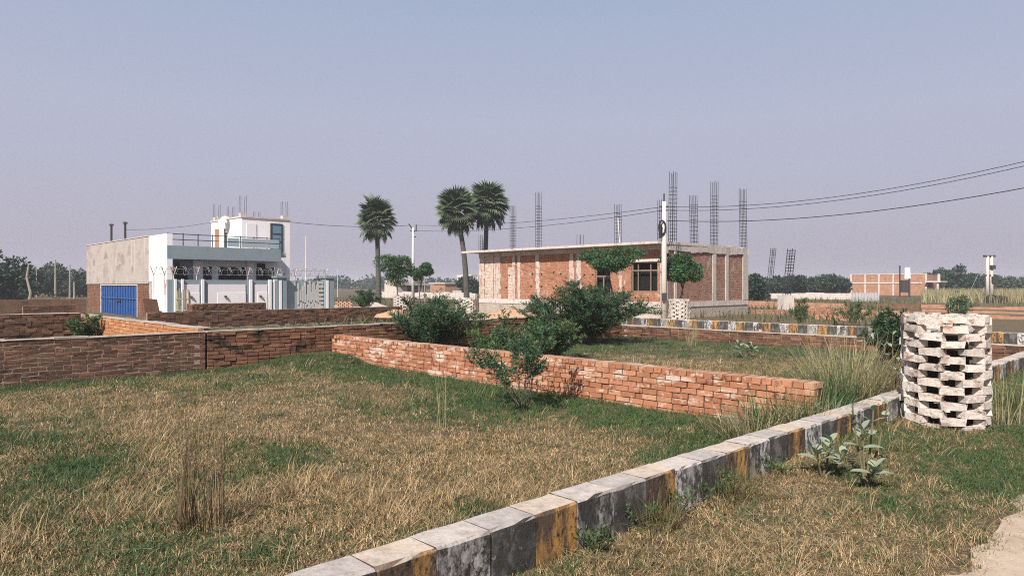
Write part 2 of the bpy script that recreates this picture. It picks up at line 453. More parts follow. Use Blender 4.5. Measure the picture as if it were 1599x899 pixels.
mat_brickwork('brickwork_lit', (0.45, 0.165, 0.085), (0.50, 0.215, 0.118), (0.44, 0.30, 0.225), bump=1.0,
    over=[((0.68, 0.56, 0.48), (1.8, 1.8, 1.2), 0.58, 0.67), ((0.64, 0.47, 0.37), (9, 9, 22), 0.57, 0.64), ((0.20, 0.075, 0.045), (7, 7, 20), 0.54, 0.62)])
mat_brickwork('brickwork_red', (0.40, 0.16, 0.10), (0.48, 0.24, 0.155), (0.48, 0.37, 0.30), bump=1.0,
    over=[((0.62, 0.52, 0.46), (1.8, 1.8, 1.2), 0.58, 0.67), ((0.56, 0.44, 0.37), (9, 9, 22), 0.56, 0.63), ((0.09, 0.042, 0.03), (8, 8, 22), 0.52, 0.60)])
mat_brickwork('brickwork_far', (0.46, 0.22, 0.13), (0.52, 0.27, 0.17), (0.46, 0.33, 0.25), bump=0.5,
    over=[((0.30, 0.15, 0.09), (0.8, 0.8, 2.4), 0.56, 0.70)])
mat_brickwork('brickwork_old', (0.22, 0.11, 0.07), (0.29, 0.15, 0.095), (0.25, 0.18, 0.13), bump=1.0,
    over=[((0.05, 0.05, 0.035), (1.4, 1.4, 2.6), 0.52, 0.66), ((0.40, 0.24, 0.16), (3, 3, 9), 0.60, 0.68)])
mat_brickwork('brickwork_pillar', (0.24, 0.10, 0.06), (0.32, 0.15, 0.09), (0.20, 0.15, 0.11), bump=1.0,
    over=[((0.06, 0.04, 0.03), (5, 5, 12), 0.52, 0.62), ((0.46, 0.30, 0.2), (6, 6, 16), 0.60, 0.68)])
mat_brickwork('brickwork_washed', (0.54, 0.27, 0.17), (0.60, 0.38, 0.27), (0.68, 0.58, 0.50), bump=1.0, msize=.022,
    over=[((0.70, 0.62, 0.56), (6, 6, 8), 0.46, 0.56), ((0.25, 0.11, 0.07), (9, 9, 20), 0.60, 0.68)])
mat('rubble', [(0.42, 0.36, 0.30), (0.54, 0.46, 0.39), (0.30, 0.25, 0.21)], scale=3.5, bump=1.0, bscale=9, bdist=0.05)
mat('sand_heap', [(0.46, 0.42, 0.38), (0.58, 0.53, 0.49)], scale=6, bump=0.6, bscale=25)
mat('earth_orange', [(0.50, 0.29, 0.17), (0.60, 0.38, 0.25)], scale=3, bump=0.8, bscale=14, bdist=0.03)
mat('dark_inside', [(0.012, 0.011, 0.010)], rough=0.9, bump=0)
mat('wood_door', [(0.34, 0.17, 0.08), (0.42, 0.23, 0.12)], scale=5, bump=0.1)
mat('glass_blue', [(0.14, 0.27, 0.36)], rough=0.06, bump=0, spec=0.9)
mat('glass_rail', [(0.40, 0.50, 0.54)], rough=0.08, bump=0, spec=0.8)
mat('bark', [(0.10, 0.082, 0.066), (0.17, 0.14, 0.115), (0.07, 0.056, 0.046)], scale=9, bump=0.8, bscale=24, bdist=0.02)
mat('bark_palm', [(0.075, 0.07, 0.066), (0.13, 0.12, 0.11)], scale=6, bump=0.8, bscale=14, bdist=0.03)
mat('stem_green', [(0.13, 0.12, 0.065), (0.19, 0.165, 0.09)], scale=9, bump=0.2)
mat('stem_pale', [(0.50, 0.42, 0.29), (0.62, 0.52, 0.37)], scale=9, bump=0.1)
mat('petiole', [(0.30, 0.33, 0.17), (0.40, 0.42, 0.24)], scale=3, bump=0)
mat('frame_brown', [(0.20, 0.15, 0.12), (0.30, 0.23, 0.19)], scale=6, bump=0.2)
mat('wood_grey', [(0.30, 0.26, 0.22), (0.42, 0.37, 0.32)], scale=7, bump=0.4)
mat('bamboo', [(0.44, 0.40, 0.27), (0.52, 0.47, 0.33)], scale=8, bump=0.2)
mat('rubber_black', [(0.02, 0.02, 0.022), (0.035, 0.034, 0.034)], rough=0.7, bump=0.2)
mat('sheet_rust', [(0.10, 0.045, 0.03), (0.15, 0.07, 0.045)], scale=4, bump=0.3)
mat('sheet_grey', [(0.42, 0.42, 0.43), (0.52, 0.52, 0.53)], scale=2, bump=0.2)

mat_leaf('leaf_shrub', [(0.034, 0.090, 0.045), (0.060, 0.135, 0.062), (0.090, 0.165, 0.080)], nscale=9, rnd=0.45)
mat_leaf('leaf_shrub_dark', [(0.030, 0.080, 0.040), (0.056, 0.125, 0.058)], nscale=7, rnd=0.45, trans=0.18)
mat_leaf('leaf_weed', [(0.045, 0.105, 0.042), (0.085, 0.150, 0.055), (0.13, 0.17, 0.075)], nscale=3, rnd=0.35)
mat_leaf('leaf_topiary', [(0.040, 0.105, 0.040), (0.070, 0.150, 0.055)], nscale=5, rnd=0.35, trans=0.2)
mat_leaf('leaf_far', [(0.020, 0.052, 0.034), (0.036, 0.078, 0.048)], nscale=0.25, rnd=0.35, trans=0.1)
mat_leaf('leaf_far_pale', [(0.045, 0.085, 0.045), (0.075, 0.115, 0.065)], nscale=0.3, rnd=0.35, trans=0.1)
mat_leaf('leaf_palm', [(0.055, 0.090, 0.048), (0.12, 0.155, 0.088)], nscale=1.2, rnd=0.2, trans=0.12, rough=0.42)
mat_leaf('leaf_milkweed', [(0.26, 0.33, 0.22), (0.36, 0.42, 0.30)], nscale=9, rnd=0.1, trans=0.15)
STRAW = [(0.30, 0.19, 0.095), (0.46, 0.315, 0.16), (0.66, 0.48, 0.28), (0.40, 0.29, 0.16), (0.24, 0.19, 0.095)]
mat_leaf('grass_dry', [(0.44, 0.30, 0.15), (0.60, 0.43, 0.24)], nscale=0.9, rnd=0.45, trans=0.18, rough=0.7, obj_cols=STRAW)
mat_leaf('grass_green', [(0.060, 0.135, 0.044), (0.095, 0.175, 0.056)], nscale=0.9, rnd=0.3, trans=0.25, rough=0.6,
         obj_cols=[(0.040, 0.115, 0.044), (0.08, 0.160, 0.052), (0.13, 0.175, 0.066), (0.055, 0.140, 0.050)])
mat_leaf('grass_mixed', [(0.13, 0.13, 0.058), (0.21, 0.18, 0.085)], nscale=1.2, rnd=0.45, trans=0.22, rough=0.65,
         obj_cols=[(0.09, 0.115, 0.048), (0.20, 0.17, 0.08), (0.13, 0.125, 0.06)])
mat_leaf('reed_dry', [(0.10, 0.074, 0.042), (0.34, 0.25, 0.14)], nscale=14, rnd=0.55, trans=0.1, rough=0.7)
mat_leaf('grass_tall', [(0.28, 0.265, 0.14), (0.46, 0.40, 0.23)], nscale=4, rnd=0.3, trans=0.2, rough=0.65)

# ------------------------------------------------------------------ ground and road
def axis_steps(lo, hi, fine, far):
    mid = list(np.arange(lo, hi + 1e-6, fine)); a = []; st = fine; x = hi
    while x < far:
        st *= 1.22; x += st; a.append(x)
    b_ = []; st = fine; x = lo
    while x > -far:
        st *= 1.22; x -= st; b_.append(x)
    return np.array(b_[::-1] + mid + a)
gx = axis_steps(-14, 16, 0.22, 3200); gy = axis_steps(-4, 30, 0.22, 3200)
GX, GY = np.meshgrid(gx, gy)
nv = len(gx)
gverts = np.stack([GX, GY, hz(GX, GY)], -1).reshape(-1, 3)
ii = np.arange((len(gy) - 1) * (nv - 1)); r_ = ii // (nv - 1); c_ = ii % (nv - 1); b0 = r_ * nv + c_
ground = link('ground', mesh_np('ground', gverts, np.stack([b0, b0 + 1, b0 + nv + 1, b0 + nv], 1), 'soil', smooth_=True))
tag(ground, 'dry brown soil of the building plots under the grass', 'ground', kind='structure')

us = np.arange(-8, 60, 0.1); rows = []
edge = 1.17 + (fbm(us * 0.9, us * 0 + 3) - 0.5) * 0.55 + (vnoise(us * 5, us * 0) - 0.5) * 0.12
for f_ in np.concatenate([[0, .035, .07], np.linspace(.11, 1, 19)]):
    vv = edge + (-7.0 - edge) * f_
    rows.append(np.stack([UX * us + VX * vv, UY * us + VY * vv], -1))
rv = np.stack(rows, 0); rz = hz(rv[..., 0], rv[..., 1]) + 0.012 - 0.035 * np.array([1.0, .0] + [0.0] * 20)[:, None] * (0.6 + 0.8 * vnoise(us * 3.1, us * 0 + 7))[None]
rv = np.concatenate([rv, rz[..., None]], -1).reshape(-1, 3); nu = len(us)
ii = np.arange(21 * (nu - 1)); b0 = (ii // (nu - 1)) * nu + ii % (nu - 1)
road = link('dirt_road', mesh_np('dirt_road', rv, np.stack([b0, b0 + nu, b0 + nu + 1, b0 + 1], 1), 'road_dust', smooth_=True))
tag(road, 'pale beige dusty track in the near right corner', 'road', kind='structure')
m_ = MB(); m_.bx(22.0, 26.4, 3.0, 70, 0.0, 0.05)
cr = m_.build('cross_street', 'road_dust'); tag(cr, 'unpaved dusty cross street in front of the brick building', 'road', kind='structure')

# ------------------------------------------------------------------ bricks and plot walls
def brick_meshes(m, l=0.23, h=0.068, d=0.108, n=4, j=0.004):
    out = []
    for i in range(n):
        b = MB(); q = []
        for z in (-h / 2, h / 2):
            for (a, c) in ((-1, -1), (1, -1), (1, 1), (-1, 1)):
                q.append((a * l / 2 + random.uniform(-j, j), c * d / 2 + random.uniform(-j, j), z + random.uniform(-j, j)))
        b.hexa(q)
        me = bpy.data.meshes.new('brick'); me.from_pydata(b.v, [], b.f); me.update(); me.materials.append(MATS[m]); out.append(me)
    return out
BM = {}
def bmesh_for(m, key):
    if (m, key) not in BM:
        l = {'s': 0.23, 'h': 0.108}[key]
        BM[(m, key)] = brick_meshes(m, l)
    return BM[(m, key)]

def brick_wall(name, label, axis, const, a0, a1, z0, n, m, core, n_ind, thick=0.23, rowlock=False, skip_low=0, jit=0.006, cat='wall',
               group=None, top_gap=0.0, cap=None, CH=0.078, BL=0.23, BH=0.068, recess=0.016, gap=0.013):
    """axis 'v': runs along V, face at U = const, body towards +U; axis 'u': runs along U, face at V = const, body towards +V"""
    P = (lambda a, c: W(c, a)) if axis == 'v' else (lambda a, c: W(a, c))
    root = thing(name, label, cat, (*P((a0 + a1) / 2, const + thick / 2)[:2], 0), group)
    ztop = z0 + n * CH
    b = MB(); k_ = recess; HL = BL * .47
    zc = ztop - 0.010 if not rowlock else ztop - CH * 0.5
    if axis == 'v': b.bx(const + k_, const + thick, a0 + .01, a1 - .01, z0 - 0.15, zc)
    else: b.bx(a0 + .01, a1 - .01, const + k_, const + thick, z0 - 0.15, zc)
    b.build('mortar', core, root)
    items = []
    for c in range(skip_low, n):
        z = z0 + (c + 0.5) * CH
        top = c == n - 1
        if top and rowlock:
            a = a0 + 0.06
            while a < a1 - 0.05:
                items.append((a, z, 'h', const + thick / 2, True)); a += 0.118
            continue
        a = a0 + (0.0 if c % 2 else -BL * .5) - random.uniform(0, .03)
        while a < a1 - 0.02:
            hd = random.random() < 0.10
            l = HL if hd else BL
            cen = a + l / 2
            if cen - l / 2 < a0: cen = a0 + 0.055; l = HL; hd = True
            if cen + l / 2 > a1: cen = a1 - 0.055; hd = True
            if not (top and random.random() < top_gap):
                items.append((cen, z, 'h' if hd else 's', const + 0.054, False))
            a += l + gap
    cxy = lambda it: math.hypot(*P(it[0], it[3])[:2])
    items.sort(key=cxy)
    ang = ANG_V if axis == 'v' else ANG_U
    mass = MB()
    for i, (a, z, kind, cc, rl) in enumerate(items):
        cc += random.uniform(-jit, jit)
        x, y, _ = P(a, cc)
        zz = z + random.uniform(-0.003, 0.003)
        if i < n_ind:
            sc = (1, 2.05, 1.08 * BH / .068) if rl else (BL / .23 * random.uniform(.97, 1.02), 1, BH / .068)
            place('brick', random.choice(bmesh_for(m, kind)), root, (x, y, zz),
                  (random.uniform(-.02, .02), random.uniform(-.015, .015), ang + random.uniform(-.012, .012)), sc)
        else:
            l = BL if kind == 's' else HL
            d = thick if rl else 0.108
            if axis == 'v': mass.bx(cc - d / 2, cc + d / 2, a - l / 2, a + l / 2, zz - BH / 2, zz + BH / 2, random.random(), .003)
            else: mass.bx(a - l / 2, a + l / 2, cc - d / 2, cc + d / 2, zz - BH / 2, zz + BH / 2, random.random(), .003)
    if mass.v:
        o = mass.build('brick_mass', m + '_mass', root, attr=True, uv=False); tag(o, kind='stuff')
    if cap:
        b = MB(); a = a0
        while a < a1:
            l = random.uniform(0.5, 1.1); e_ = min(a1, a + l); t = random.uniform(0.012, 0.03)
            if axis == 'v': b.bx(const - .008, const + thick + .008, a, e_, ztop + .002, ztop + t, j=.006)
            else: b.bx(a, e_, const - .008, const + thick + .008, ztop + .002, ztop + t, j=.006)
            a = e_
        b.build('cement_cap', cap, root)
    return root

V_KERB, U_ORANGE, V_DARK, U_FAR = 2.622, 7.373, 13.15, 17.35
brick_wall('brick_wall', 'low orange brick wall in full sun running back from the painted kerb', 'v', U_ORANGE, 3.10, 12.98, -0.03, 8,
           'brick_orange', 'mortar_dark', 300, rowlock=True, CH=.0695, BL=.205, BH=.060, jit=.008)
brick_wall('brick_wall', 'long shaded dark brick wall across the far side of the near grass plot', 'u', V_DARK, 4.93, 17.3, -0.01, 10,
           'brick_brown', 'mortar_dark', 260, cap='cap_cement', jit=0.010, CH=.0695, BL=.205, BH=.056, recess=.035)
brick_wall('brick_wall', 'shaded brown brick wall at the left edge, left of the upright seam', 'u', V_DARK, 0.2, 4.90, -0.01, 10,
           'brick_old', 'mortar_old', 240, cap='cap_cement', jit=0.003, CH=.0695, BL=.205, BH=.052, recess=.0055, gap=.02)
brick_wall('brick_wall', 'sunlit orange brick wall with pale cement cap running back towards the blue gate', 'v', 4.88, 13.45, 22.0, 0.03, 9,
           'brick_plot', 'mortar_dark', 210, skip_low=2, cap='cap_cement')
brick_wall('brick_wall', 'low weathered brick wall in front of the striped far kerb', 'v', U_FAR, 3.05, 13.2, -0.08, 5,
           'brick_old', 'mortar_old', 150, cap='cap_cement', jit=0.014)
brick_wall('brick_wall', 'old brown brick wall in front of the white house compound', 'u', 25.0, u_at(231, 25.0), u_at(628, 25.0), 0.1, 7,
           'brick_old', 'mortar_old', 0, cap=None, jit=0.014)
brick_wall('brick_wall', 'wavy capped brick wall left of the blue gate behind the weedy plot', 'u', 22.0, u_at(-60, 22.0), 4.86, 0.08, 9,
           'brick_old', 'mortar_old', 0, cap='cap_cement', jit=0.014)
brick_wall('brick_wall', 'dark brown brick wall segment behind the wavy wall at the far left', 'u', 31.0, u_at(36, 31.0), u_at(118, 31.0), -0.15, 12,
           'brick_old', 'mortar_old', 0, jit=0.01)
m_ = MB(); m_.bx(u_at(-60, 38), u_at(135, 38), 38, 38.25, -.4, 0.9)
o = m_.build('boundary_wall', 'brickwork_old', at=W(u_at(60, 38), 38)); tag(o, 'long grey brown boundary wall in front of the trees at far left', 'wall')

# ------------------------------------------------------------------ painted kerbs
def kerb(name, label, axis, const, a_start, n, pitch, z0, z1, width, first, grimy=(), cat='kerb'):
    P = (lambda a, c: W(c, a)) if axis == 'v' else (lambda a, c: W(a, c))
    root = thing(name, label, cat, (*P(a_start + n * pitch / 2, const + width / 2)[:2], 0))
    zj = 0
    for i in range(n):
        kcol = (i + first) % 3
        mm = ['kerb_white', 'kerb_black', 'kerb_yellow'][kcol]
        if i in grimy: mm = 'kerb_white_grimy'
        a, e_ = a_start + i * pitch + 0.003, a_start + (i + 1) * pitch - 0.003
        if i % 3 == 0: zj = random.uniform(-.007, .007)
        b = MB(); N = 4
        w0, w1 = const + random.uniform(-.004, .004), const + width + random.uniform(-.006, .006)
        for s_ in range(N):                         # the block in short slices so that its edges are worn and uneven
            pass
        pts = []
        for s_ in range(N + 1):
            aa = a + (e_ - a) * s_ / N
            j = lambda q=0.004: random.uniform(-q, q)
            pts += [P(aa, w0 - .004) + (), P(aa, w0 + j()), P(aa, w0 + .012 + j()), P(aa, w1 - .012 + j()), P(aa, w1 + j()), P(aa, w1)]
            zs = [z0, z1 - .014 + zj + j(.005), z1 + zj + j(.003), z1 + zj + j(.003), z1 - .014 + zj + j(.005), z0]
            for q in range(6): pts[-6 + q] = (pts[-6 + q][0], pts[-6 + q][1], zs[q])
        fs = []
        for s_ in range(N):
            o0, o1 = s_ * 6, s_ * 6 + 6
            for q in range(5): fs.append((o0 + q, o1 + q, o1 + q + 1, o0 + q + 1) if axis == 'u' else (o0 + q, o0 + q + 1, o1 + q + 1, o1 + q))
        fs.append(tuple(range(6)) if axis == 'u' else tuple(range(6))[::-1])
        fs.append(tuple(range(N * 6, N * 6 + 6))[::-1] if axis == 'u' else tuple(range(N * 6, N * 6 + 6)))
        b.poly(pts, fs)
        o = b.build('kerb_block', mm, root, uv=False)
    b = MB()
    if axis == 'u': b.bx(a_start, a_start + n * pitch, const + .006, const + width - .006, z0 - .1, z1 - .012)
    else: b.bx(const + .006, const + width - .006, a_start, a_start + n * pitch, z0 - .1, z1 - .012)
    b.build('bedding', 'concrete', root)
    return root
U0 = 2.036
kerb('kerb', 'long weathered kerb painted in white black and yellow blocks crossing the foreground', 'u', V_KERB, U0 - 6 * .335, 50, .335, -0.1, 0.32, 0.22, 0,
     grimy=(6, 9, 3))
kerb('kerb', 'far sunlit kerb striped white yellow and black in front of the brick building', 'v', 21.1, 3.0, 45, .29, 0.0, 0.36, 0.2, 1)

# ------------------------------------------------------------------ brick tree guards
def tree_guard(label, c, radius, z0, n_course, per, ch=0.078, ind=True, group=None):
    root = thing('tree_guard', label, 'tree guard', (c[0], c[1], z0), group)
    mass = MB()
    if ind:
        ms = brick_meshes("brick_lime", 0.222, 0.071, 0.105, 6, 0.008)
    for k_ in range(n_course):
        ph = (0.5 if k_ % 2 else 0.0) + random.uniform(-.03, .03)
        for i in range(per):
            t = 2 * math.pi * (i + ph + random.uniform(-.03, .03)) / per - 0.35
            rr = radius - 0.055 + random.uniform(-.012, .010)
            x, y = c[0] + rr * math.cos(t), c[1] + rr * math.sin(t)
            z = z0 + (k_ + 0.5) * ch
            if ind:
                place('brick', random.choice(ms), root, (x, y, z), (random.uniform(-.025, .025), random.uniform(-.025, .025), t + math.pi / 2 + random.uniform(-.06, .06)), (random.uniform(.92, 1.06), 1, random.uniform(.95, 1.06)))
            else:
                mass.box((x, y, z - ch / 2), 0.225, 0.105, ch * 0.97, t + math.pi / 2)
    if ind:
        dab = MB()
        for k_ in range(0, n_course * 12, 2):              # mortar squeezed out where bricks overlap
            t = 2 * math.pi * (k_ % 12 + .5 + random.uniform(-.25, .25)) / 12 - .35; zz = z0 + (k_ // 12 + 1) * ch + random.uniform(-.004, .004)
            if zz > z0 + (n_course - .5) * ch: continue
            rr = radius - .058 + random.uniform(-.012, .004); w_ = random.uniform(.05, .10)
            q = [(a * w_ / 2 + random.uniform(-.012, .012), c_ * .056 + random.uniform(-.006, .006), z_ * random.uniform(.006, .015)) for z_ in (-1, 1) for (a, c_) in ((-1, -1), (1, -1), (1, 1), (-1, 1))]
            ca, sa = math.cos(t + math.pi / 2), math.sin(t + math.pi / 2)
            dab.hexa([(c[0] + rr * math.cos(t) + ca * x - sa * y, c[1] + rr * math.sin(t) + sa * x + ca * y, zz + z_) for (x, y, z_) in q])
        tag(dab.build('mortar_dabs', 'brick_lime', root, uv=False), kind='stuff')
        fl = MB(); N = 20
        fl.tube([(c[0], c[1], z0 - .05), (c[0], c[1], z0 + .55), (c[0], c[1], z0 + .98)], radius - .14, radius - .2, n=18); fl.build('dark_core', 'gap_shade', root, uv=False)  # dark core added inside so the gaps between bricks read as shade
    if ind:                                      # rough mortar rim on the top course
        rim = MB(); N = 44
        for i in range(N):
            t0, t1 = 2 * math.pi * i / N, 2 * math.pi * (i + 1) / N
            zt = z0 + n_course * ch + 0.012 + 0.012 * math.sin(i * 1.7) + random.uniform(0, .012)
            q = [(c[0] + r * math.cos(t), c[1] + r * math.sin(t)) for (r, t) in
                 ((radius - .115, t0), (radius - .005, t0), (radius - .005, t1), (radius - .115, t1))]
            rim.hexa([(x, y, z0 + n_course * ch - .05) for x, y in q] + [(x, y, zt) for x, y in q])
        rim.build('mortar_rim', 'brick_lime', root, uv=False)
    else:
        mass.build('lattice', 'brick_lime', root, uv=False)
    return root
GUARD = (4.60, 7.49)
tree_guard('tall round tree guard of whitewashed open brickwork beside the near kerb', GUARD, 0.405, 0.045, 15, 6)

# ------------------------------------------------------------------ the white house
H = thing('house', 'white and blue-grey two level house with bare plaster side wall and blue gate', 'house', W(14.6, 43, 0))
UH0, UH1, VF, VB = 11.6, 17.75, 36.0, 51.0        # frontage from UH0 to UH1, balcony front at VF, back at VB
ZR, ZP, ZB0 = 3.47, 4.04, 2.82
def P_(name, m, f, parent=H, **kw):
    b = MB(); f(b); return b.build(name, m, parent, **kw)
v_pl = v_at(232.5, UH0)                           # white painted strip ends here, raw plaster begins
gv0, gv1 = v_at(213, UH0), v_at(157, UH0)
ZG = -.22
z_lint = 1.72
side = P_('side_wall', 'plaster_raw', lambda b: b.bx(UH0, UH0 + .25, v_pl, VB, z_lint, ZP))
P_('side_wall_white', 'paint_white', lambda b: b.bx(UH0 - .004, UH0 + .25, VF, v_pl - .002, z_lint, ZP))
P_('side_base', 'plaster_raw', lambda b: b.bx(UH0 + .02, UH0 + .25, VF + .75, gv0 - 2.0, ZG, z_lint - .003))
P_('coping', 'concrete', lambda b: b.bx(UH0 - .03, UH0 + .28, v_pl, VB, ZP + .003, ZP + .05))
P_('gate_pillar', 'brickwork_pillar', lambda b: b.bx(UH0 + .03, UH0 + .26, gv0 - 1.95, gv0 - .1, ZG, z_lint - .003))
P_('gate_pillar', 'brickwork_pillar', lambda b: b.bx(UH0 + .03, UH0 + .26, gv1 + .1, VB - .05, ZG, z_lint - .003))
P_('lintel', 'plaster_raw', lambda b: b.bx(UH0 - .02, UH0 + .3, gv0 - 2.0, VB, z_lint - .10, z_lint - .006))
P_('gate_frame', 'concrete_pale', lambda b: (b.bx(UH0 + .01, UH0 + .12, gv0 - .098, gv0 - .01, ZG, z_lint - .11), b.bx(UH0 + .01, UH0 + .12, gv1 + .01, gv1 + .098, ZG, z_lint - .11),
                                              b.bx(UH0 + .012, UH0 + .118, gv0 - .01, gv1 + .01, z_lint - .19, z_lint - .11)))
gm = (gv0 + gv1) / 2
for (a, e_) in ((gv0, gm - .02), (gm + .02, gv1)):
    def leaf_(b, a=a, e_=e_):
        n = 14
        for i in range(n):                        # folded sheet
            s_, t_ = a + (e_ - a) * i / n, a + (e_ - a) * (i + 1) / n
            d = .0 if i % 2 else .045
            b.bx(UH0 + .05 + d, UH0 + .12 + d, s_, t_ - .004, ZG + .08, z_lint - .2)
    g_ = P_('gate_leaf', 'metal_blue', leaf_)
    P_('cross_rail', 'metal_blue', lambda b, a=a, e_=e_: b.bx(UH0 + .01, UH0 + .048, a, e_, .78, .86), parent=g_)
P_('gate_latch', 'metal_dark', lambda b: b.bx(UH0 - .005, UH0 + .03, gm - .5, gm + .3, .62, .74))
# body behind the veranda
VR = 36.75
P_('back_wall', 'paint_white', lambda b: (b.bx(UH0 + .26, UH1, VB - .25, VB, 0, ZR - .1), b.bx(UH1 - .25, UH1, VR + .3, VB - .26, 0, ZR - .1)))
P_('roof_slab', 'concrete_pale', lambda b: b.bx(UH0 + .26, UH1, VF + .15, VB, ZR - .42, ZR - .15))
P_('balcony_band', 'paint_bluegrey', lambda b: b.bx(UH0 + .002, UH1 - .35, VF - .002, VF + .14, ZB0, ZR))
P_('balcony_soffit', 'paint_sage', lambda b: b.bx(UH0 + .26, UH1 - .36, VF + .145, VR + .3, ZB0 + .02, ZB0 + .14))
fa = VR
uu = lambda px: u_at(px, fa)
P_('facade', 'paint_sage', lambda b: (b.bx(UH0 + .01, UH1 - .3, fa + .003, fa + .25, 2.5, ZB0 + .018), b.bx(UH0 + .01, UH1 - .3, fa + .003, fa + .25, 0, 1.78),
                                      b.bx(uu(298), uu(316), fa + .003, fa + .25, 1.78, 2.5), b.bx(uu(331), uu(341), fa + .003, fa + .25, 1.78, 2.5),
                                      b.bx(uu(384.5), uu(400), fa + .003, fa + .25, 1.78, 2.5)))
P_('window_surround', 'paint_bluegrey', lambda b: (b.bx(UH0 + .005, uu(258), fa - .05, fa, 1.7, ZB0), b.bx(uu(293), uu(300), fa - .05, fa, 1.7, ZB0),
                                                   b.bx(uu(258.2), uu(292.8), fa - .05, fa, 2.52, ZB0 - .01)))
P_('veranda_column', 'paint_white', lambda b: b.bx(uu(301), uu(316), fa - .09, fa - .003, 0, ZB0 - .002))
P_('veranda_column', 'paint_lilac', lambda b: b.bx(uu(385), uu(396), fa - .09, fa - .003, 0, ZB0 - .002))
for (a, e_) in ((258.3, 292.7), (316.2, 331), (341, 384.3)):
    w_ = P_('window', 'dark_inside', lambda b: b.bx(uu(a), uu(e_), fa + .10, fa + .14, 1.79, 2.51))
    def gr(b):
        n = max(3, int((uu(e_) - uu(a)) / .12))
        for i in range(n + 1):
            x = uu(a) + (uu(e_) - uu(a)) * i / n; b.bx(x - .008, x + .008, fa + .05, fa + .066, 1.79, 2.51)
        for z in (1.9, 2.1, 2.25): b.bx(uu(a), uu(e_), fa + .07, fa + .08, z, z + .015)
    P_('window_grille', 'metal_dark', gr, parent=w_)
P_('doorway', 'dark_inside', lambda b: b.bx(uu(401), uu(414), fa - .02, fa + .04, .2, ZB0 - .1))
P_('spotlight', 'metal_dark', lambda b: b.box(W(uu(276), fa - .12, 2.52), .14, .14, .14))
# roof terrace: railing
rl = P_('railing', 'metal_rail', lambda b: [b.tube([W(UH0 + .05, VF + .07, z), W(UH1 - .4, VF + .07, z)], .022, n=5) for z in (ZR + .57, ZR + .3)])
for i in range(9):
    x = UH0 + .05 + i * (UH1 - .45 - UH0) / 8
    P_('railing_post', 'metal_rail', lambda b: b.tube([W(x, VF + .07, ZR), W(x, VF + .07, ZR + .62)], .028, n=5))
for i in range(4, 8):
    x = UH0 + .05 + i * (UH1 - .45 - UH0) / 8; x2 = x + (UH1 - .45 - UH0) / 8
    P_('glass_panel', 'glass_rail', lambda b: b.bx(x + .05, x2 - .05, VF + .06, VF + .08, ZR + .04, ZR + .5))
# upper room
VT = 37.5; UT0 = u_at(377, VT); UT1 = u_at(452.5, VT); VTB = v_at(330, UT0); ZT = 5.2
P_('upper_room', 'paint_white', lambda b: b.bx(UT0, UT1, VT, VTB, ZR - .14, ZT))
P_('stair_wall', 'paint_white', lambda b: (b.bx(UT1 - .28, UT1 - .002, VT + .002, VT + .3, 0, ZR - .145), b.bx(u_at(414, VT), UT1 - .3, VT, VT + .2, 2.2, ZR - .145)))
P_('upper_coping', 'concrete_pale', lambda b: b.bx(UT0 - .05, UT1 + .05, VT - .05, VTB + .05, ZT + .003, ZT + .07))
P_('recess_panel', 'paint_lilac', lambda b: b.bx(u_at(385, VT), u_at(400, VT), VT - .03, VT - .003, ZR, ZT - .3))
w_ = P_('upper_window', 'glass_blue', lambda b: b.bx(u_at(424, VT), u_at(439, VT), VT - .02, VT - .004, 3.4, 4.92))
P_('window_frame', 'metal_dark', lambda b: (b.bx(u_at(422, VT), u_at(424, VT), VT - .05, VT - .003, 3.4, 4.98), b.bx(u_at(439, VT), u_at(441, VT), VT - .05, VT - .003, 3.4, 4.98),
                                            b.bx(u_at(424, VT), u_at(439, VT), VT - .05, VT - .003, 4.92, 4.98), b.bx(u_at(424, VT), u_at(439, VT), VT - .05, VT - .003, 4.4, 4.44),
                                            b.bx(u_at(424, VT), u_at(439, VT), VT - .05, VT - .003, 3.95, 3.99)), parent=w_)
P_('upper_door', 'wood_door', lambda b: b.bx(UT0 - .03, UT0 - .003, v_at(342, UT0), v_at(336.5, UT0), ZR, 4.75))
P_('wall_pipe', 'metal_dark', lambda b: b.tube([W(UT0 - .06, v_at(353.5, UT0), ZR), W(UT0 - .06, v_at(353.5, UT0), 4.7)], .07, n=6))
P_('side_niche', 'paint_lilac', lambda b: b.bx(UT0 - .02, UT0 - .003, v_at(372, UT0), v_at(366, UT0), ZR, 4.9))
def cage(name, loc, h, w, d, nb, parent=None, m='rebar', lean=(0, 0), ties=True, free=0.25, label=None, cat=None, group=None, r=0.014):
    """reinforcement cage: upright bars and square ties"""
    b = MB(); ca, sa = math.cos(ANG_U), math.sin(ANG_U)
    def pt(x, y, z): return (loc[0] + ca * x - sa * y + lean[0] * z, loc[1] + sa * x + ca * y + lean[1] * z, loc[2] + z)
    bars = [(-1, -1), (1, -1), (1, 1), (-1, 1), (0, -1), (0, 1)][:nb]
    for (x, y) in bars:
        hh = h * random.uniform(.97, 1.0); o_ = random.uniform(-.02, .02)
        b.tube([pt(x * w / 2, y * d / 2, 0), pt(x * w / 2, y * d / 2, hh * .6), pt(x * w / 2 + o_, y * d / 2, hh)], r, n=4)
    if ties:
        z = 0.12
        while z < h * (1 - free):
            q = [pt(x * w / 2 * 1.08, y * d / 2 * 1.08, z + random.uniform(-.012, .012)) for (x, y) in ((-1, -1), (1, -1), (1, 1), (-1, 1))]
            b.tube(q + [q[0]], r * .7, n=3, cap=False); z += 0.17 * random.uniform(.85, 1.15)
    o = b.build(name, m, parent, at=None if parent else loc, uv=False)
    return tag(o, label, cat, group) if label else o
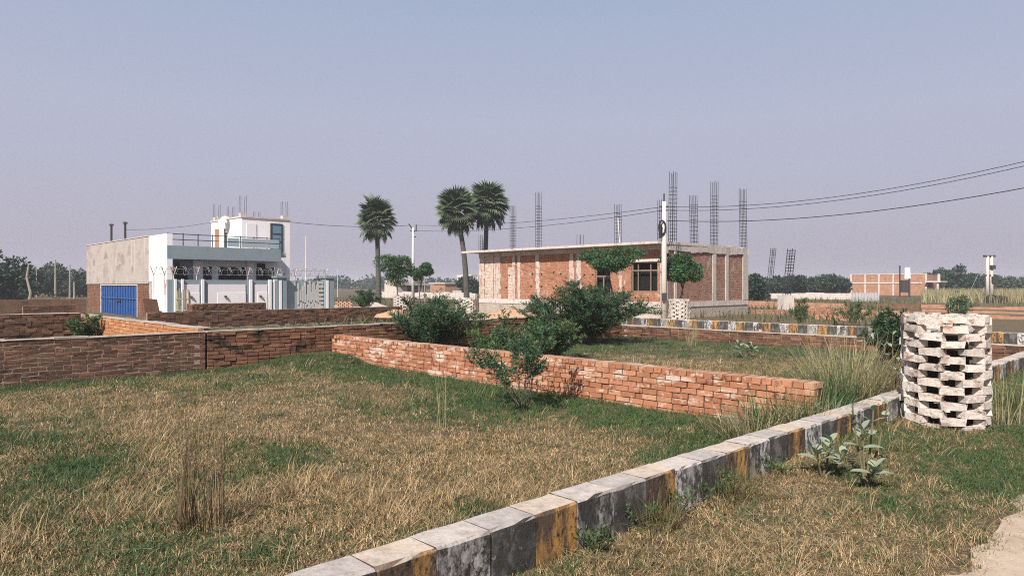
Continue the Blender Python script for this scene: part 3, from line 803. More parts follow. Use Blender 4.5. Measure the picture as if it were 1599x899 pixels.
for px, vv, y0, y1 in ((333, VTB - .3, 322, 348), (360, VTB - 1.5, 318, 338), (376, VT + .3, 308, 339), (401, VT + 2, 328, 340), (446, VT + .25, 316, 343)):
    uu_ = max(UT0 + .2, min(UT1 - .2, u_at(px, vv)))
    cage('column_starter', W(uu_, vv, ZT + .05), (y1 - y0 + 3) / FPX * 38, .3, .22, 4, H, ties=False)
    P_('column_stub', 'concrete', lambda b: b.box(W(uu_, vv, ZT + .05), .34, .28, .22, ANG_U))
for px, top, bot in ((174, 352, 372), (195.5, 349, 367)):
    vv = v_at(px, UH0 + .15)
    h_ = (445 - top) / FPX * (UY * UH0 + VY * vv) + CAM_H
    P_('roof_pipe', 'metal_dark', lambda b: (b.tube([W(UH0 + .15, vv, ZP), W(UH0 + .15, vv, h_)], .06, n=6), b.tube([W(UH0 + .15, vv, h_), W(UH0 + .15, vv, h_ + .1)], .14, .1, n=6)))
dish = MB(); dc = Vector(W(UT0 - .28, v_at(357, UT0), ZT - .12)); dn_ = Vector((-0.45, -0.8, 0.55)).normalized()
a_ = dn_.cross(Vector((0, 0, 1))).normalized(); b_ = dn_.cross(a_)
for rr, off in ((0.02, 0), (0.14, .02), (0.30, .09)):
    for q in range(14): dish.v.append(tuple(dc + dn_ * off + a_ * rr * math.cos(q * math.pi / 7) + b_ * rr * math.sin(q * math.pi / 7))); dish.r.append(.5)
for rgi in range(2):
    for q in range(14): dish.f.append((rgi * 14 + q, rgi * 14 + (q + 1) % 14, rgi * 14 + 14 + (q + 1) % 14, rgi * 14 + 14 + q))
dish.f.append(tuple(range(14))[::-1])
dish.tube([dc, dc - dn_ * .15, dc - dn_ * .2 + Vector((0, 0, -.5))], .03, n=5)
dish.tube([dc + b_ * .4 + dn_ * .1, dc + dn_ * .45], .015, n=4)
tag(dish.build('satellite_dish', 'paint_lilac', at=tuple(dc), uv=False), 'round white satellite dish on the upper room of the white house', 'satellite dish')

# compound wall with panels
VC = 34.5; ZC = 1.80
cu = lambda px: u_at(px, VC)
CW = thing('compound_wall', 'white and blue-grey panelled compound wall in front of the white house', 'wall', W(15.5, VC, 0))
P_('wall_body', 'paint_bluegrey', lambda b: b.bx(cu(262), cu(430), VC, VC + .16, 0, ZC), CW)
P_('wall_return', 'paint_white', lambda b: b.bx(cu(262), cu(262) + .16, VC + .163, VF + .7, 0, ZC - .01), CW)
P_('wall_plinth', 'concrete_pale', lambda b: b.bx(cu(262), cu(430), VC - .03, VC - .002, 0, .22), CW)
for (a, e_, mm, d) in ((271.5, 275, 'paint_white', .09), (283, 286, 'paint_white', .09), (314, 318, 'paint_white', .09), (389, 393, 'paint_white', .09), (419, 423, 'paint_white', .09),
                       (426.5, 429, 'paint_white', .07)):
    P_('wall_pier', mm, lambda b: b.bx(cu(a), cu(e_), VC - d, VC - .004, .23, ZC + .03), CW)
for (a, e_) in ((286.5, 311), (325, 383), (396.5, 417)):
    pn = P_('wall_panel', 'paint_lilac', lambda b: b.bx(cu(a), cu(e_), VC - .028, VC - .003, .23, ZC - .22), CW)
    P_('panel_sunlit', 'paint_white', lambda b: b.bx(cu(a + (e_ - a) * .25), cu(e_), VC - .05, VC - .0285, .23, ZC - .62), pn)  # whiter plate shaped as the panel's sunlit part, lilac left as its shaded margin
    P_('wall_lamp', 'metal_dark', lambda b: b.box(W(cu(a + (e_ - a) * .45), VC - .09, .95), .09, .09, .09), CW)
for (a, e_) in ((431, 446), (507, 520)):
    P_('gate_pier', 'paint_bluegrey', lambda b: (b.bx(cu(a), cu(e_), VC - .12, VC + .35, 0, ZC + .12), b.bx(cu(a) - .06, cu(e_) + .06, VC - .18, VC + .41, ZC + .123, ZC + .22)), CW)
P_('pier_edge', 'paint_white', lambda b: (b.bx(cu(434.5), cu(438), VC - .15, VC - .123, 0, ZC), b.bx(cu(508), cu(511), VC - .15, VC - .123, 0, ZC)), CW)
for k_, (a, e_) in enumerate(((448, 479.5), (480, 499))):
    g_ = P_('gate_leaf', 'metal_gate', lambda b: b.bx(cu(a), cu(e_), VC + .1, VC + .14, .12, ZC - .02), CW)
    def bars(b):
        n = 9
        for i in range(n):
            x = cu(a) + (cu(e_) - cu(a)) * (i + .5) / n
            if k_ == 0 and i < 5: continue
            z = .5 + .25 * abs(math.sin(i * 1.9))
            b.bx(x - .05, x + .04, VC + .07, VC + .098, z, z + .55 + .3 * (i % 3)); b.bx(x - .03, x + .06, VC + .07, VC + .098, .2, z - .1)
    P_('gate_ornament', 'gate_pattern', bars, g_)
P_('gate_step', 'concrete_pale', lambda b: b.bx(cu(440), cu(512), VC - .5, VC - .19, 0, .13), CW)
P_('gate_side_panel', 'gate_pattern', lambda b: [b.bx(cu(500), cu(506), VC + .05, VC + .09, .3 + i * .22, .44 + i * .22) for i in range(7)], CW)
# razor wire on Y-shaped posts
RW = thing('razor_wire', 'coiled razor wire on Y shaped posts along the top of the compound wall', 'razor wire', W(cu(380), VC + .1, ZC))
cb = MB(); s0, s1 = cu(243), cu(516); turns = 34; pts = []
for i in range(turns * 12 + 1):
    t = 2 * math.pi * i / 12; x = s0 + (s1 - s0) * i / (turns * 12)
    pts.append(W(x + .10 * math.sin(t * .5), VC + .08 + .21 * math.cos(t), ZC + .42 + .20 * math.sin(t)))
cb.tube(pts, .010, n=3); cb.build('coil', 'wire_galv', RW, uv=False)
for px in (241, 258, 272, 308, 388, 433, 462, 510):
    x = cu(px)
    P_('post', 'concrete_pale', lambda b: (b.tube([W(x, VC + .08, ZC - .3 if px > 262 else ZC - .7), W(x, VC + .08, ZC + .2)], .025, n=5), b.tube([W(x, VC + .08, ZC + .2), W(x - .2, VC - .1, ZC + .62)], .02, n=5),
                                       b.tube([W(x, VC + .08, ZC + .2), W(x + .2, VC + .26, ZC + .62)], .02, n=5)), RW)
for z in (.25, .5): P_('strand', 'wire_galv', lambda b: b.tube([W(s0, VC + .08, ZC + z), W(s1, VC + .08, ZC + z)], .009, n=3), RW)
# things standing by the compound
BS = thing('brick_stack', 'low stack of red bricks in front of the white compound wall', 'brick stack', W(cu(358), 31.4, 0.1))
sb = MB()
for lay in range(9):
    x = u_at(300, 31); xe = u_at(417, 31)
    while x < xe - .1:
        sb.bx(x, x + .105, 31 + random.uniform(-.02, .02), 31.23, .1 + lay * .072, .1 + lay * .072 + .068, random.random(), .004); x += .113
sb.bx(u_at(301, 31), u_at(416, 31), 31.24, 31.7, .1, .1 + 9 * .072, .3)
tag(sb.build('brick_mass', 'brick_old_mass', BS, attr=True, uv=False), kind='stuff')
m_ = MB(); uq = u_at(241, 30.5); m_.hexa([W(uq - .28, 30.5, .1), W(uq + .28, 30.5, .1), W(uq + .28, 30.54, .1), W(uq - .28, 30.54, .1), W(uq - .28, 31.0, 1.0), W(uq + .26, 31.0, .97), W(uq + .26, 31.04, .97), W(uq - .28, 31.04, 1.0)])
m_.bx(uq + .15, uq + .3, 30.52, 30.56, .35, .5)
tag(m_.build('leaning_sheet', 'sheet_rust', at=W(uq, 30.6, .1)), 'dark brown sheet leaning beside the right brick pillar of the blue gate', 'panel')
bam = MB(); cx_, cy_, _ = W(u_at(286, 32.3), 32.3)
for i in range(11):
    t = i * 2 * math.pi / 11; h_ = random.uniform(1.1, 1.35)
    bam.tube([(cx_ + .3 * math.cos(t), cy_ + .3 * math.sin(t), .05), (cx_ + .27 * math.cos(t), cy_ + .27 * math.sin(t), .1 + h_)], .022, n=5)
for z in (.45, .95): bam.tube([(cx_ + .31 * math.cos(q * .571), cy_ + .31 * math.sin(q * .571), z) for q in range(12)], .015, n=4)
tag(bam.build('bamboo_guard', 'bamboo', at=(cx_, cy_, .05)), 'small bamboo stake guard against the compound wall', 'tree guard')

# ------------------------------------------------------------------ the unfinished brick building
UB, VBD = 27.2, 18.2
UBE = u_at(1168, VBD); VBE = v_at(748, UB)
ZBT = 3.42                                         # underside of the roof slab
B = thing('brick_building', 'unfinished flat-roofed single storey brick building with white concrete columns', 'building', W((UB + UBE) / 2, (VBD + VBE) / 2, 0))
def Q_(name, m, f, parent=B, **kw):
    b = MB(); f(b); return b.build(name, m, parent, **kw)
ZPL = 0.78                                         # plinth beam top
vb = lambda px: v_at(px, UB)
ub = lambda px: u_at(px, VBD)
zf = lambda py, px: z_at(py, UB, vb(px))
wz0, wz1 = zf(456, 1005), zf(409, 1005)            # window
w0, w1 = vb(1026), vb(985)
d0, d1 = vb(953), vb(928)                          # doorway-like opening
dz1 = zf(419, 940)
def long_wall(b):
    segs = [(VBD + .26, w0), (w1, d0), (d1, VBE - .26)]
    for (a, e_) in segs: b.bx(UB + .03, UB + .24, a, e_, ZPL, ZBT - .02)
    b.bx(UB + .03, UB + .24, w0, w1, ZPL, wz0); b.bx(UB + .03, UB + .24, w0, w1, wz1, ZBT - .02)
    b.bx(UB + .03, UB + .24, d0, d1, dz1, ZBT - .02)
Q_('long_wall', 'brickwork_lit', long_wall)
Q_('street_wall', 'brickwork_red', lambda b: b.bx(UB + .26, UBE - .2, VBD + .03, VBD + .24, ZPL, ZBT + .02))
Q_('rear_wall', 'brickwork_red', lambda b: (b.bx(UB + .25, UBE, VBE - .23, VBE, 0, ZBT), b.bx(UBE - .23, UBE, VBD + .26, VBE - .24, 0, ZBT)))
Q_('floor', 'concrete', lambda b: b.bx(UB + .25, UBE - .25, VBD + .25, VBE - .25, .3, .5))
Q_('plinth_beam', 'concrete_pale', lambda b: (b.bx(UB - .01, UB + .25, VBD, VBE, ZPL - .26, ZPL - .003), b.bx(UB + .252, UBE, VBD - .01, VBD + .25, ZPL - .26, ZPL - .003)))
Q_('foundation', 'rubble', lambda b: (b.bx(UB + .02, UB + .26, VBD, VBE, -.2, ZPL - .263), b.bx(UB + .262, UBE, VBD + .02, VBD + .26, -.2, ZPL - .263)))
colm = [(748, 757), (767, 770.5), (773.5, 782), (800, 805), (808, 812.5), (836, 843), (889, 896), (899.5, 908), (966, 971.5)]
for (a, e_) in colm:
    def ragged(b):                                 # slurry-smeared concrete, its edges spread unevenly over the brick
        z = ZPL; f0 = UB - .012 - random.uniform(0, .012); a_, e2 = vb(e_), vb(a); w_ = (e2 - a_) * .16
        while z < ZBT - .03:
            z2 = min(ZBT - .025, z + random.uniform(.10, .3))
            b.bx(f0 + random.uniform(0, .006), UB + .2, a_ + random.uniform(-.4, 1) * w_, e2 - random.uniform(-.4, 1) * w_, z, z2 - .001); z = z2
    Q_('column', 'concrete_slurry', ragged)
Q_('corner_column', 'concrete', lambda b: b.bx(UB - .005, UB + .25, VBD - .005, VBD + .25, ZPL, ZBT - .025))
for (a, e_) in ((1053, 1057), (1113, 1118.5), (1133, 1137.5), (1160, 1168)):
    Q_('column', 'concrete', lambda b: b.bx(ub(a), ub(e_), VBD - .012 - random.uniform(0, .01), VBD + .2, ZPL, ZBT + .022, j=.01))
Q_('roof_slab', 'concrete_pale', lambda b: b.bx(UB - .62, UB + 3.6, VBD - .05, VBE + .85, ZBT, ZBT + .11, j=.01))
Q_('roof_deck', 'concrete', lambda b: b.bx(UB + 3.605, UBE - .02, VBD + .3, VBE, ZBT, ZBT + .1))
def par(b):
    x = UB + .30
    while x < UBE:
        e_ = min(UBE, x + random.uniform(.35, .7)); b.bx(x, e_, VBD - .03, VBD + .25, ZBT - .30 + random.uniform(-.05, .05), ZBT + random.uniform(.05, .13), j=.015); x = e_
Q_('street_beam', 'concrete', par)
Q_('ring_beam', 'concrete', lambda b: b.bx(UB + .012, UB + .25, VBD + .26, VBE - .02, ZBT - .24, ZBT - .022, j=.006))
Q_('window_head', 'concrete_pale', lambda b: b.bx(UB - .03, UB + .028, w0 - .15, w1 + .2, wz1 + .01, wz1 + .12, j=.015))
wd = Q_('window', 'dark_inside', lambda b: b.bx(UB + .34, UB + .37, w0 - .3, w1 + .3, wz0 - .3, wz1 + .3))
def wfr(b):
    for a in (w0, w0 + (w1 - w0) * .27, w0 + (w1 - w0) * .75, w1 - .06): b.bx(UB + .10, UB + .15, a, a + .04, wz0, wz1)
    b.bx(UB + .095, UB + .155, w0, w1, wz1 - .42, wz1 - .36); b.bx(UB + .095, UB + .155, w0, w1, wz0 + .002, wz0 + .06); b.bx(UB + .095, UB + .155, w0, w1, wz1 - .06, wz1 - .002)
Q_('window_frame', 'frame_brown', wfr, wd)
dd = Q_('doorway', 'dark_inside', lambda b: b.bx(UB + .34, UB + .37, d0 - .3, d1 + .3, ZPL, dz1 + .2))
Q_('door_frame', 'frame_brown', lambda b: (b.bx(UB + .1, UB + .16, d0, d0 + .07, ZPL, dz1), b.bx(UB + .1, UB + .16, d1 - .07, d1, ZPL, dz1), b.bx(UB + .1, UB + .16, (d0 + d1) / 2 - .03, (d0 + d1) / 2 + .03, ZPL, dz1 - .4),
                                             b.bx(UB + .098, UB + .162, d0, d1, dz1 - .42, dz1 - .36)), dd)
Q_('washed_brickwork', 'brickwork_washed', lambda b: (b.bx(UB + .018, UB + .0295, vb(766.8), vb(757.2), ZPL + .002, ZBT - .25), b.bx(UB + .018, UB + .0295, vb(773.3), vb(770.7), ZPL + .002, ZBT - .25), b.bx(UB + .02, UB + .0295, vb(799.8), vb(793), ZPL + .002, ZBT - .9)))
# putlog holes left by the scaffold
for (px, py) in ((864, 425), (875, 427.5), (845, 428), (845, 447), (868, 446), (831, 428), (829, 447), (795, 430), (912, 429), (925, 429), (812, 449), (790, 449)):
    if not any(a - 1 < px < e_ + 1 for a, e_ in colm):
        v0 = vb(px); z0 = zf(py, px); Q_('putlog_hole', 'dark_inside', lambda b: b.bx(UB + .02, UB + .0285, v0 - .055, v0 + .055, z0 - .04, z0 + .04))
# column cages rising from the roof
cg = [(801, 320, 388, 3.4), (841, 299, 385, 3.2), (906, 366, 383, 2.4), (965, 319, 377, 3.2), (1032, 311, 377, 3.4), (1050, 268, 378, .25), (1084, 304, 381, None), (1115, 282, 382, None), (1161, 294, 388, None), (752, 366, 392, 4.2)]
for (px, y0, y1, du) in cg:
    if du is None: uu_, vv_ = u_at(px, VBD + .18), VBD + .18
    else: uu_, vv_ = UB + du, v_at(px, UB + du)
    Yd = UY * uu_ + VY * vv_
    h_ = CAM_H + (HOR - y0) / FPX * Yd - ZBT - .1
    ln = {965: (.0, .0), 1032: (.01, 0), 1161: (-.018, 0), 1084: (-.02, 0), 1050: (.012, 0), 1115: (.008, 0)}.get(px, (0, 0))
    cage('column_cage', W(uu_, vv_, ZBT + .1), h_, .3, .22 if du else .24, 4 if px == 906 else 6, B, lean=ln, ties=(px != 906), free=.2, r=.012)
Q_('roof_prop', 'concrete_pole', lambda b: b.tube([W(UB + 3.0, v_at(968, UB + 3.0), ZBT + .1), W(UB + 3.0, v_at(965, UB + 3.0), ZBT + 1.7)], .03, n=5))

# ------------------------------------------------------------------ poles and overhead cables
PL = thing('utility_pole', 'pale concrete utility pole at the corner of the brick building', 'utility pole', G(1037, 27, 0))
px_, py_, _ = G(1037, 27)
b = MB(); b.tube([(px_, py_, -.2), (px_, py_, 2.2), (px_, py_, 4.75)], .12, .085, n=8); b.build('shaft', 'concrete_pole', PL, smooth_=True)
b = MB(); b.tube([(px_, py_, 4.7), (px_, py_, 5.05)], .03, n=5); b.tube([(px_ - .16, py_, 4.55), (px_ + .16, py_, 4.55)], .035, n=5); b.tube([(px_ - .13, py_, 4.42), (px_ + .13, py_, 4.42)], .035, n=5)
b.build('clamp', 'metal_dark', PL)
b = MB(); b.tube([(px_ - .1 + .16 * math.cos(t) * .8, py_ - .13, 3.75 + .26 * math.sin(t)) for t in np.linspace(0, 6.28, 14)], .035, n=5); b.tube([(px_ - .16, py_ - .13, 3.85), (px_ - .18, py_ - .13, 3.35)], .06, n=6)
b.build('cable_loop', 'rubber_black', PL)
b = MB(); b.box((px_ - .02, py_ - .16, .95), .16, .12, .3); b.build('meter_box', 'metal_dark', PL)
P2 = thing('utility_pole', 'slim white utility pole with cross arms between the palms and the white house', 'utility pole', G(645, 46, 0))
qx, qy, _ = G(645, 46)
b = MB(); b.tube([(qx, qy, -.1), (qx, qy, 5.3)], .11, .07, n=8); b.build('shaft', 'concrete_pole', P2, smooth_=True)
b = MB(); b.tube([(qx - .28, qy, 5.55), (qx + .1, qy, 5.0)], .04, n=5); b.tube([(qx - .2, qy, 5.1), (qx + .28, qy, 5.1)], .035, n=5); b.tube([(qx + .2, qy, 5.1), (qx + .2, qy, 5.5)], .04, n=5); b.tube([(qx - .1, qy, 4.7), (qx + .2, qy, 4.7)], .035, n=5); b.build('cross_arm', 'metal_dark', P2)

def cable(label, a, b_, sag, r=.014, name='overhead_cable'):
    A, Bv = Vector(a), Vector(b_); m = MB()
    m.tube([A.lerp(Bv, t) - Vector((0, 0, sag * 4 * t * (1 - t))) for t in np.linspace(0, 1, 26)], r, n=4)
    o = m.build(name, 'cable', at=tuple(A), uv=False); tag(o, label, 'cable', 'overhead cables')
far_pt = lambda z: (px_ + 16 * .694, py_ - 16 * .72, z)
cable('uppermost overhead cable running from the corner pole to the upper right edge', (px_, py_, 4.55), far_pt(5.84), .745, .009)
cable('second overhead cable just below the uppermost one on the right', (px_, py_, 4.42), far_pt(5.72), .74, .009)
cable('lowest thick overhead cable from the corner pole to the right edge', (px_ + .1, py_, 4.02), far_pt(4.96), .65, .012)
cable('upper overhead cable from the corner pole to the slim white pole', (px_, py_, 4.55), (qx + .2, qy, 5.45), .25, .010)
cable('lower overhead cable from the corner pole towards the palms', (px_, py_, 4.42), (qx + .1, qy, 5.1), .3, .010)
cable('overhead cable from the slim white pole to the upper room of the white house', (qx - .2, qy, 5.45), W(UT1, VT + .2, ZT - .05), .18, .013)
cable('thin cable from the upper room to the roof pipe of the white house', W(UT0, VTB, ZT), W(UH0 + .15, v_at(195.5, UH0 + .15), ZP + .6), .12, .010)

# pair of far poles carrying a transformer
T = thing('transformer_pole', 'twin white poles with transformer far right in the field', 'utility pole', G(1545, 62, 0))
tx, ty, _ = G(1545, 62)
for sx in (-.2, .22):
    b = MB(); b.tube([(tx + sx * .9, ty, 0), (tx + sx * .85, ty, 4.1)], (.16), .12, n=7); b.build('shaft', 'concrete_pole', T, smooth_=True)
b = MB(); b.box((tx + .0, ty, 4.02), 1.0, .18, .16); b.box((tx + .1, ty, 2.35), .8, .16, .12); b.build('cross_arm', 'metal_dark', T)
b = MB(); b.box((tx + .32, ty - .1, 1.75), .42, .4, .55); b.box((tx + .22, ty - .1, 2.95), .36, .3, .35); b.build('transformer', 'metal_dark', T)
b = MB(); b.tube([(tx - .3, ty, 3.95), (tx - 1.9, ty, .6)], .02, n=4); b.build('stay_wire', 'wire_galv', T)
b = MB()
for i, (dx, r0) in enumerate(((-.55, .30), (-.2, .26), (.15, .28), (.45, .24), (.75, .30))):
    b.tube([(tx + dx, ty - .8, r0 * .95), (tx + dx + .1, ty - .35, r0)], r0, r0 * .8, n=9)
b.tube([(tx - .6, ty - .6, .5), (tx - .2, ty - .6, .66), (tx + .3, ty - .6, .5), (tx + .8, ty - .6, .6)], .12, .12, n=6)
tag(b.build('tyre_pile', 'rubber_black', at=(tx, ty - .6, 0)), 'heap of black tyres and scrap below the transformer poles', 'scrap heap')

# ------------------------------------------------------------------ plants: builders
def clump_leaves(n, lobes, shell=0.55):
    P = []
    tot = sum(l[3] * l[4] * l[5] for l in lobes)
    for (x, y, z, a, b_, c) in lobes:
        k_ = max(8, int(n * a * b_ * c / tot))
        d = unit(k_); r = shell + (1 - shell) * rng.random(k_) ** 0.6
        P.append(np.stack([x + d[:, 0] * a * r, y + d[:, 1] * b_ * r, z + d[:, 2] * c * r], 1))
    return np.concatenate(P)

def tree(name, label, base, h, rx, rz, n, leaf, m='leaf_far', bark='bark', trunk_r=.15, group=None, cat='tree', lobes=9, clear=.35, sub=26):
    root = thing(name, label, cat, base, group)
    zc = base[2] + h - rz
    L0 = []
    for i in range(lobes):
        t = rng.random() * 6.283; rr = rx * .62 * math.sqrt(rng.random()); zz = zc + rz * rng.uniform(-.6, .55)
        s = rng.uniform(.38, .6)
        L0.append((base[0] + rr * math.cos(t), base[1] + rr * math.sin(t), zz, rx * s, rx * s, rz * s))
    L1 = []
    for (x, y, z, a, b_, c) in L0:                 # smaller clumps on every lobe break the outline
        for q in range(sub // 2):
            d = unit(1)[0]
            L1.append((x + d[0] * a * .85, y + d[1] * b_ * .85, z + d[2] * c * .85, a * rng.uniform(.22, .42), b_ * rng.uniform(.22, .42), c * rng.uniform(.22, .42)))
    P = np.concatenate([clump_leaves(int(n * .35), L0, .5), clump_leaves(int(n * .65), L1, .3)])
    V_, F_ = leaf_quads(P, leaf, leaf * .6)
    b = MB()
    b.tube([base, (base[0] + rng.normal() * .1, base[1], base[2] + (zc - base[2]) * .5), (base[0] + rng.normal() * .15, base[1], zc)], trunk_r, trunk_r * .5, n=7)
    for (x, y, z, *_r) in L0[:6]:
        b.tube([(base[0], base[1], base[2] + (zc - base[2]) * rng.uniform(.5, .9)), ((base[0] + x) / 2, (base[1] + y) / 2, (zc + z) / 2 - .1 * rz), (x, y, z)], trunk_r * .45, trunk_r * .12, n=5)
    b.build('trunk', bark, root, uv=False, smooth_=True)
    link('crown', mesh_np('crown', V_, F_, m), root)
    return root

def shrub(name, label, base, h, spread, stems, twigs, n_leaf, L, Wd, m='leaf_shrub', stem='stem_green', r=.014, cat='shrub', group=None, lean=(0, 0), droop=.25, low=.12, flat=0.0):
    """woody shrub: arching stems, side twigs and narrow leaves along the twigs"""
    root = thing(name, label, cat, base, group)
    b = MB(); P, D = [], []
    bx_, by_, bz_ = base
    per = max(4, n_leaf // (stems * twigs))
    for s_ in range(stems):
        az = 2 * math.pi * (s_ + rng.random()) / stems
        tilt = rng.uniform(.12, 1.0)
        hh = h * (1 - .45 * tilt * tilt) * rng.uniform(.8, 1.06); out = spread * tilt * rng.uniform(.75, 1.08)
        p0 = np.array([bx_ + .06 * spread * math.cos(az), by_ + .06 * spread * math.sin(az), bz_ - .05])
        pts = []
        for t in np.linspace(0, 1, 7):
            o = out * (t ** 1.15); z = hh * (t - droop * tilt * t * t) / (1 - droop * tilt)
            pts.append(np.array([p0[0] + o * math.cos(az) + lean[0] * t * hh, p0[1] + o * math.sin(az) + lean[1] * t * hh, bz_ + z]) + rng.normal(size=3) * .03 * h * t)
        b.tube(pts, r * rng.uniform(.7, 1.1), r * .2, n=4, cap=False)
        for q in range(twigs):
            t = low + (1 - low) * rng.random() ** .75
            i = min(5, int(t * 6)); f_ = t * 6 - i
            o = pts[i] * (1 - f_) + pts[i + 1] * f_
            d = unit(1)[0]; d[2] = abs(d[2]) * .5 - .12 + .2 * (1 - flat); d += .55 * (pts[i + 1] - pts[i]) / (np.linalg.norm(pts[i + 1] - pts[i]) + 1e-6)
            d /= np.linalg.norm(d)
            tl = (.16 + .22 * rng.random()) * h * (1.05 - .45 * t)
            e1 = o + d * tl * .55; e2 = o + d * tl + np.array([0, 0, -.12 * tl])
            b.tube([o, e1, e2], r * .35, r * .1, n=3, cap=False)
            w = rng.random(per)[:, None]
            P.append(np.where(w < .5, o + (e1 - o) * w * 2, e1 + (e2 - e1) * (w - .5) * 2) + rng.normal(size=(per, 3)) * L * .28)
            D.append(np.repeat(d[None], per, 0) * .8 + np.array([0, 0, .1]))
    P = np.concatenate(P); D = np.concatenate(D)
    ok = P[:, 2] > hz(P[:, 0], P[:, 1]) + .02
    V_, F_ = leaf_quads(P[ok], L, Wd, D[ok], .12)
    b.build('stems', stem, root, uv=False)
    link('foliage', mesh_np('foliage', V_, F_, m), root)
    return root

# ------------------------------------------------------------------ palmyra palms
def fan_mesh():
    v, f = [], []
    n = 20; pet = 0.80; rad = 1.22; mi = []
    def add(*pts):
        o = len(v); v.extend(pts); return o
    o = add((-.035, 0, 0), (.035, 0, 0), (.02, pet, .06), (-.02, pet, .06), (0, pet * .5, -.03)); f += [(o, o + 1, o + 2, o + 3), (o + 1, o + 4, o + 2), (o + 4, o, o + 3)]; mi += [1, 1, 1]
    for i in range(n):
        a0 = math.radians(-118 + 236 * i / n); a1 = math.radians(-118 + 236 * (i + 1) / n); am = (a0 + a1) / 2
        rr = rad * (0.80 + .2 * math.cos(am * .8)) * random.uniform(.9, 1.05)
        fold = .075
        c = (0, pet, .06)
        q = lambda a, r, z: (r * math.sin(a), pet + r * math.cos(a), z)
        drop = -.20 * random.uniform(.4, 1.2)
        m0, m1, mm = q(a0, rr * .60, .06 - .03), q(a1, rr * .60, .06 - .03), q(am, rr * .62, .06 + fold)
        tip = q(am + random.uniform(-.04, .04), rr, drop)
        o = add(c, m0, mm, m1, tip)
        f += [(o, o + 1, o + 2), (o, o + 2, o + 3), (o + 1, o + 4, o + 2), (o + 2, o + 4, o + 3)]; mi += [0] * 4
    me = bpy.data.meshes.new('frond'); me.from_pydata(v, [], f); me.update(); me.materials.append(MATS['leaf_palm']); me.materials.append(MATS['petiole']); me.polygons.foreach_set('material_index', mi); return me
FANS = [fan_mesh() for _ in range(4)]
def palm(label, base, zc, rx, rz, n, lean=0.0):
    root = thing('palm_tree', label, 'palm tree', base, 'palmyra palms behind the brick building')
    top = Vector((base[0] + lean, base[1], zc))
    b = MB(); N = 12
    b.tube([Vector(base).lerp(top, t) + Vector((-.25 * lean * math.sin(math.pi * t), 0, -.05 if t == 0 else 0)) for t in np.linspace(0, 1, N)], .235, .165, n=9)
    b.build('trunk', 'bark_palm', root, smooth_=True, uv=False)
    for i in range(n):
        f_ = (i + .5) / n
        el_ = math.asin(max(-.97, 1 - 1.96 * f_))      # from upright down to hanging
        az = i * 2.39996 + rng.uniform(-.2, .2)
        el_ += rng.uniform(-.12, .12)
        d = Vector((math.cos(az) * math.cos(el_), math.sin(az) * math.cos(el_), math.sin(el_)))
        side_ = d.cross(Vector((0, 0, 1)))
        side_ = side_.normalized() if side_.length > .05 else Vector((math.cos(az + 1.57), math.sin(az + 1.57), 0))
        up = side_.cross(d)
        roll = rng.uniform(-.5, .5)
        side2 = side_ * math.cos(roll) + up * math.sin(roll); up2 = side2.cross(d)
        Rm = Matrix((side2, d, up2)).transposed()
        s = math.sqrt((rx * math.cos(el_)) ** 2 + (rz * math.sin(el_)) ** 2) / 1.9 * rng.uniform(.84, 1.06) * (.95 if el_ < -.6 else 1.0)
        wx = s * (1.0 if el_ > -.3 else max(.5, 1.0 + .75 * (el_ + .3)))
        o = place('frond', FANS[i % 4], root, top + d * .1 + Vector((0, 0, .15 * math.sin(el_))), Rm.to_euler(), (wx, s, s))
    return root
random.seed(11)
palm('single palm standing apart to the right of the white house', G(591, 58, 0), CAM_H + (HOR - 345) / FPX * 58, 1.62, 2.05, 66, lean=-.15)
palm('left palm of the close pair with leaning trunk, left of the brick building', G(729, 54, 0), CAM_H + (HOR - 332) / FPX * 54, 1.62, 1.95, 66, lean=-.75)
palm('right and taller palm of the close pair rising behind the brick building roof', G(757, 57, 0), CAM_H + (HOR - 322) / FPX * 57, 1.75, 2.15, 70, lean=.2)

# ------------------------------------------------------------------ street trees with guards
def topiary(label, base, h, rx, rz, n, tr=.035, lobes=7, ry=None):
    return tree('street_tree', label, base, h, rx, rz, n, .085, 'leaf_topiary', trunk_r=tr, group='clipped street trees', lobes=lobes, sub=22)
topiary('small round clipped tree in a white guard beside the corner pole', G(1066, 27.6, 0), CAM_H + (HOR - 394) / FPX * 27.6, .86, .66, 11000, lobes=12)
tree_guard('small white lattice brick guard around the tree at the building corner', G(1060, 27.2)[:2], .42, 0.0, 13, 8, .078, ind=False, group='distant tree guards')
topiary('spreading small tree in front of the dark opening of the brick building', G(948, 28.6, 0), CAM_H + (HOR - 382) / FPX * 28.6, 1.3, .56, 11000, tr=.05, lobes=12)
topiary('bushy dark small tree left of the slim white pole', G(620, 41, 0), CAM_H + (HOR - 398) / FPX * 41, 1.35, .92, 10000, tr=.05, lobes=10)
topiary('smaller clipped tree overlapping the slim white pole on its right', G(657, 41, 0), CAM_H + (HOR - 409) / FPX * 41, .8, .6, 6500, tr=.045)
tree_guard('white lattice brick guard left of the big feathery shrub by the gravel heap', G(628, 38)[:2], .45, 0.1, 12, 8, .078, ind=False, group='distant tree guards')
tree_guard('white lattice brick guard at the foot of the leaning palm', G(728, 36)[:2], .55, 0.05, 11, 9, .078, ind=False, group='distant tree guards')

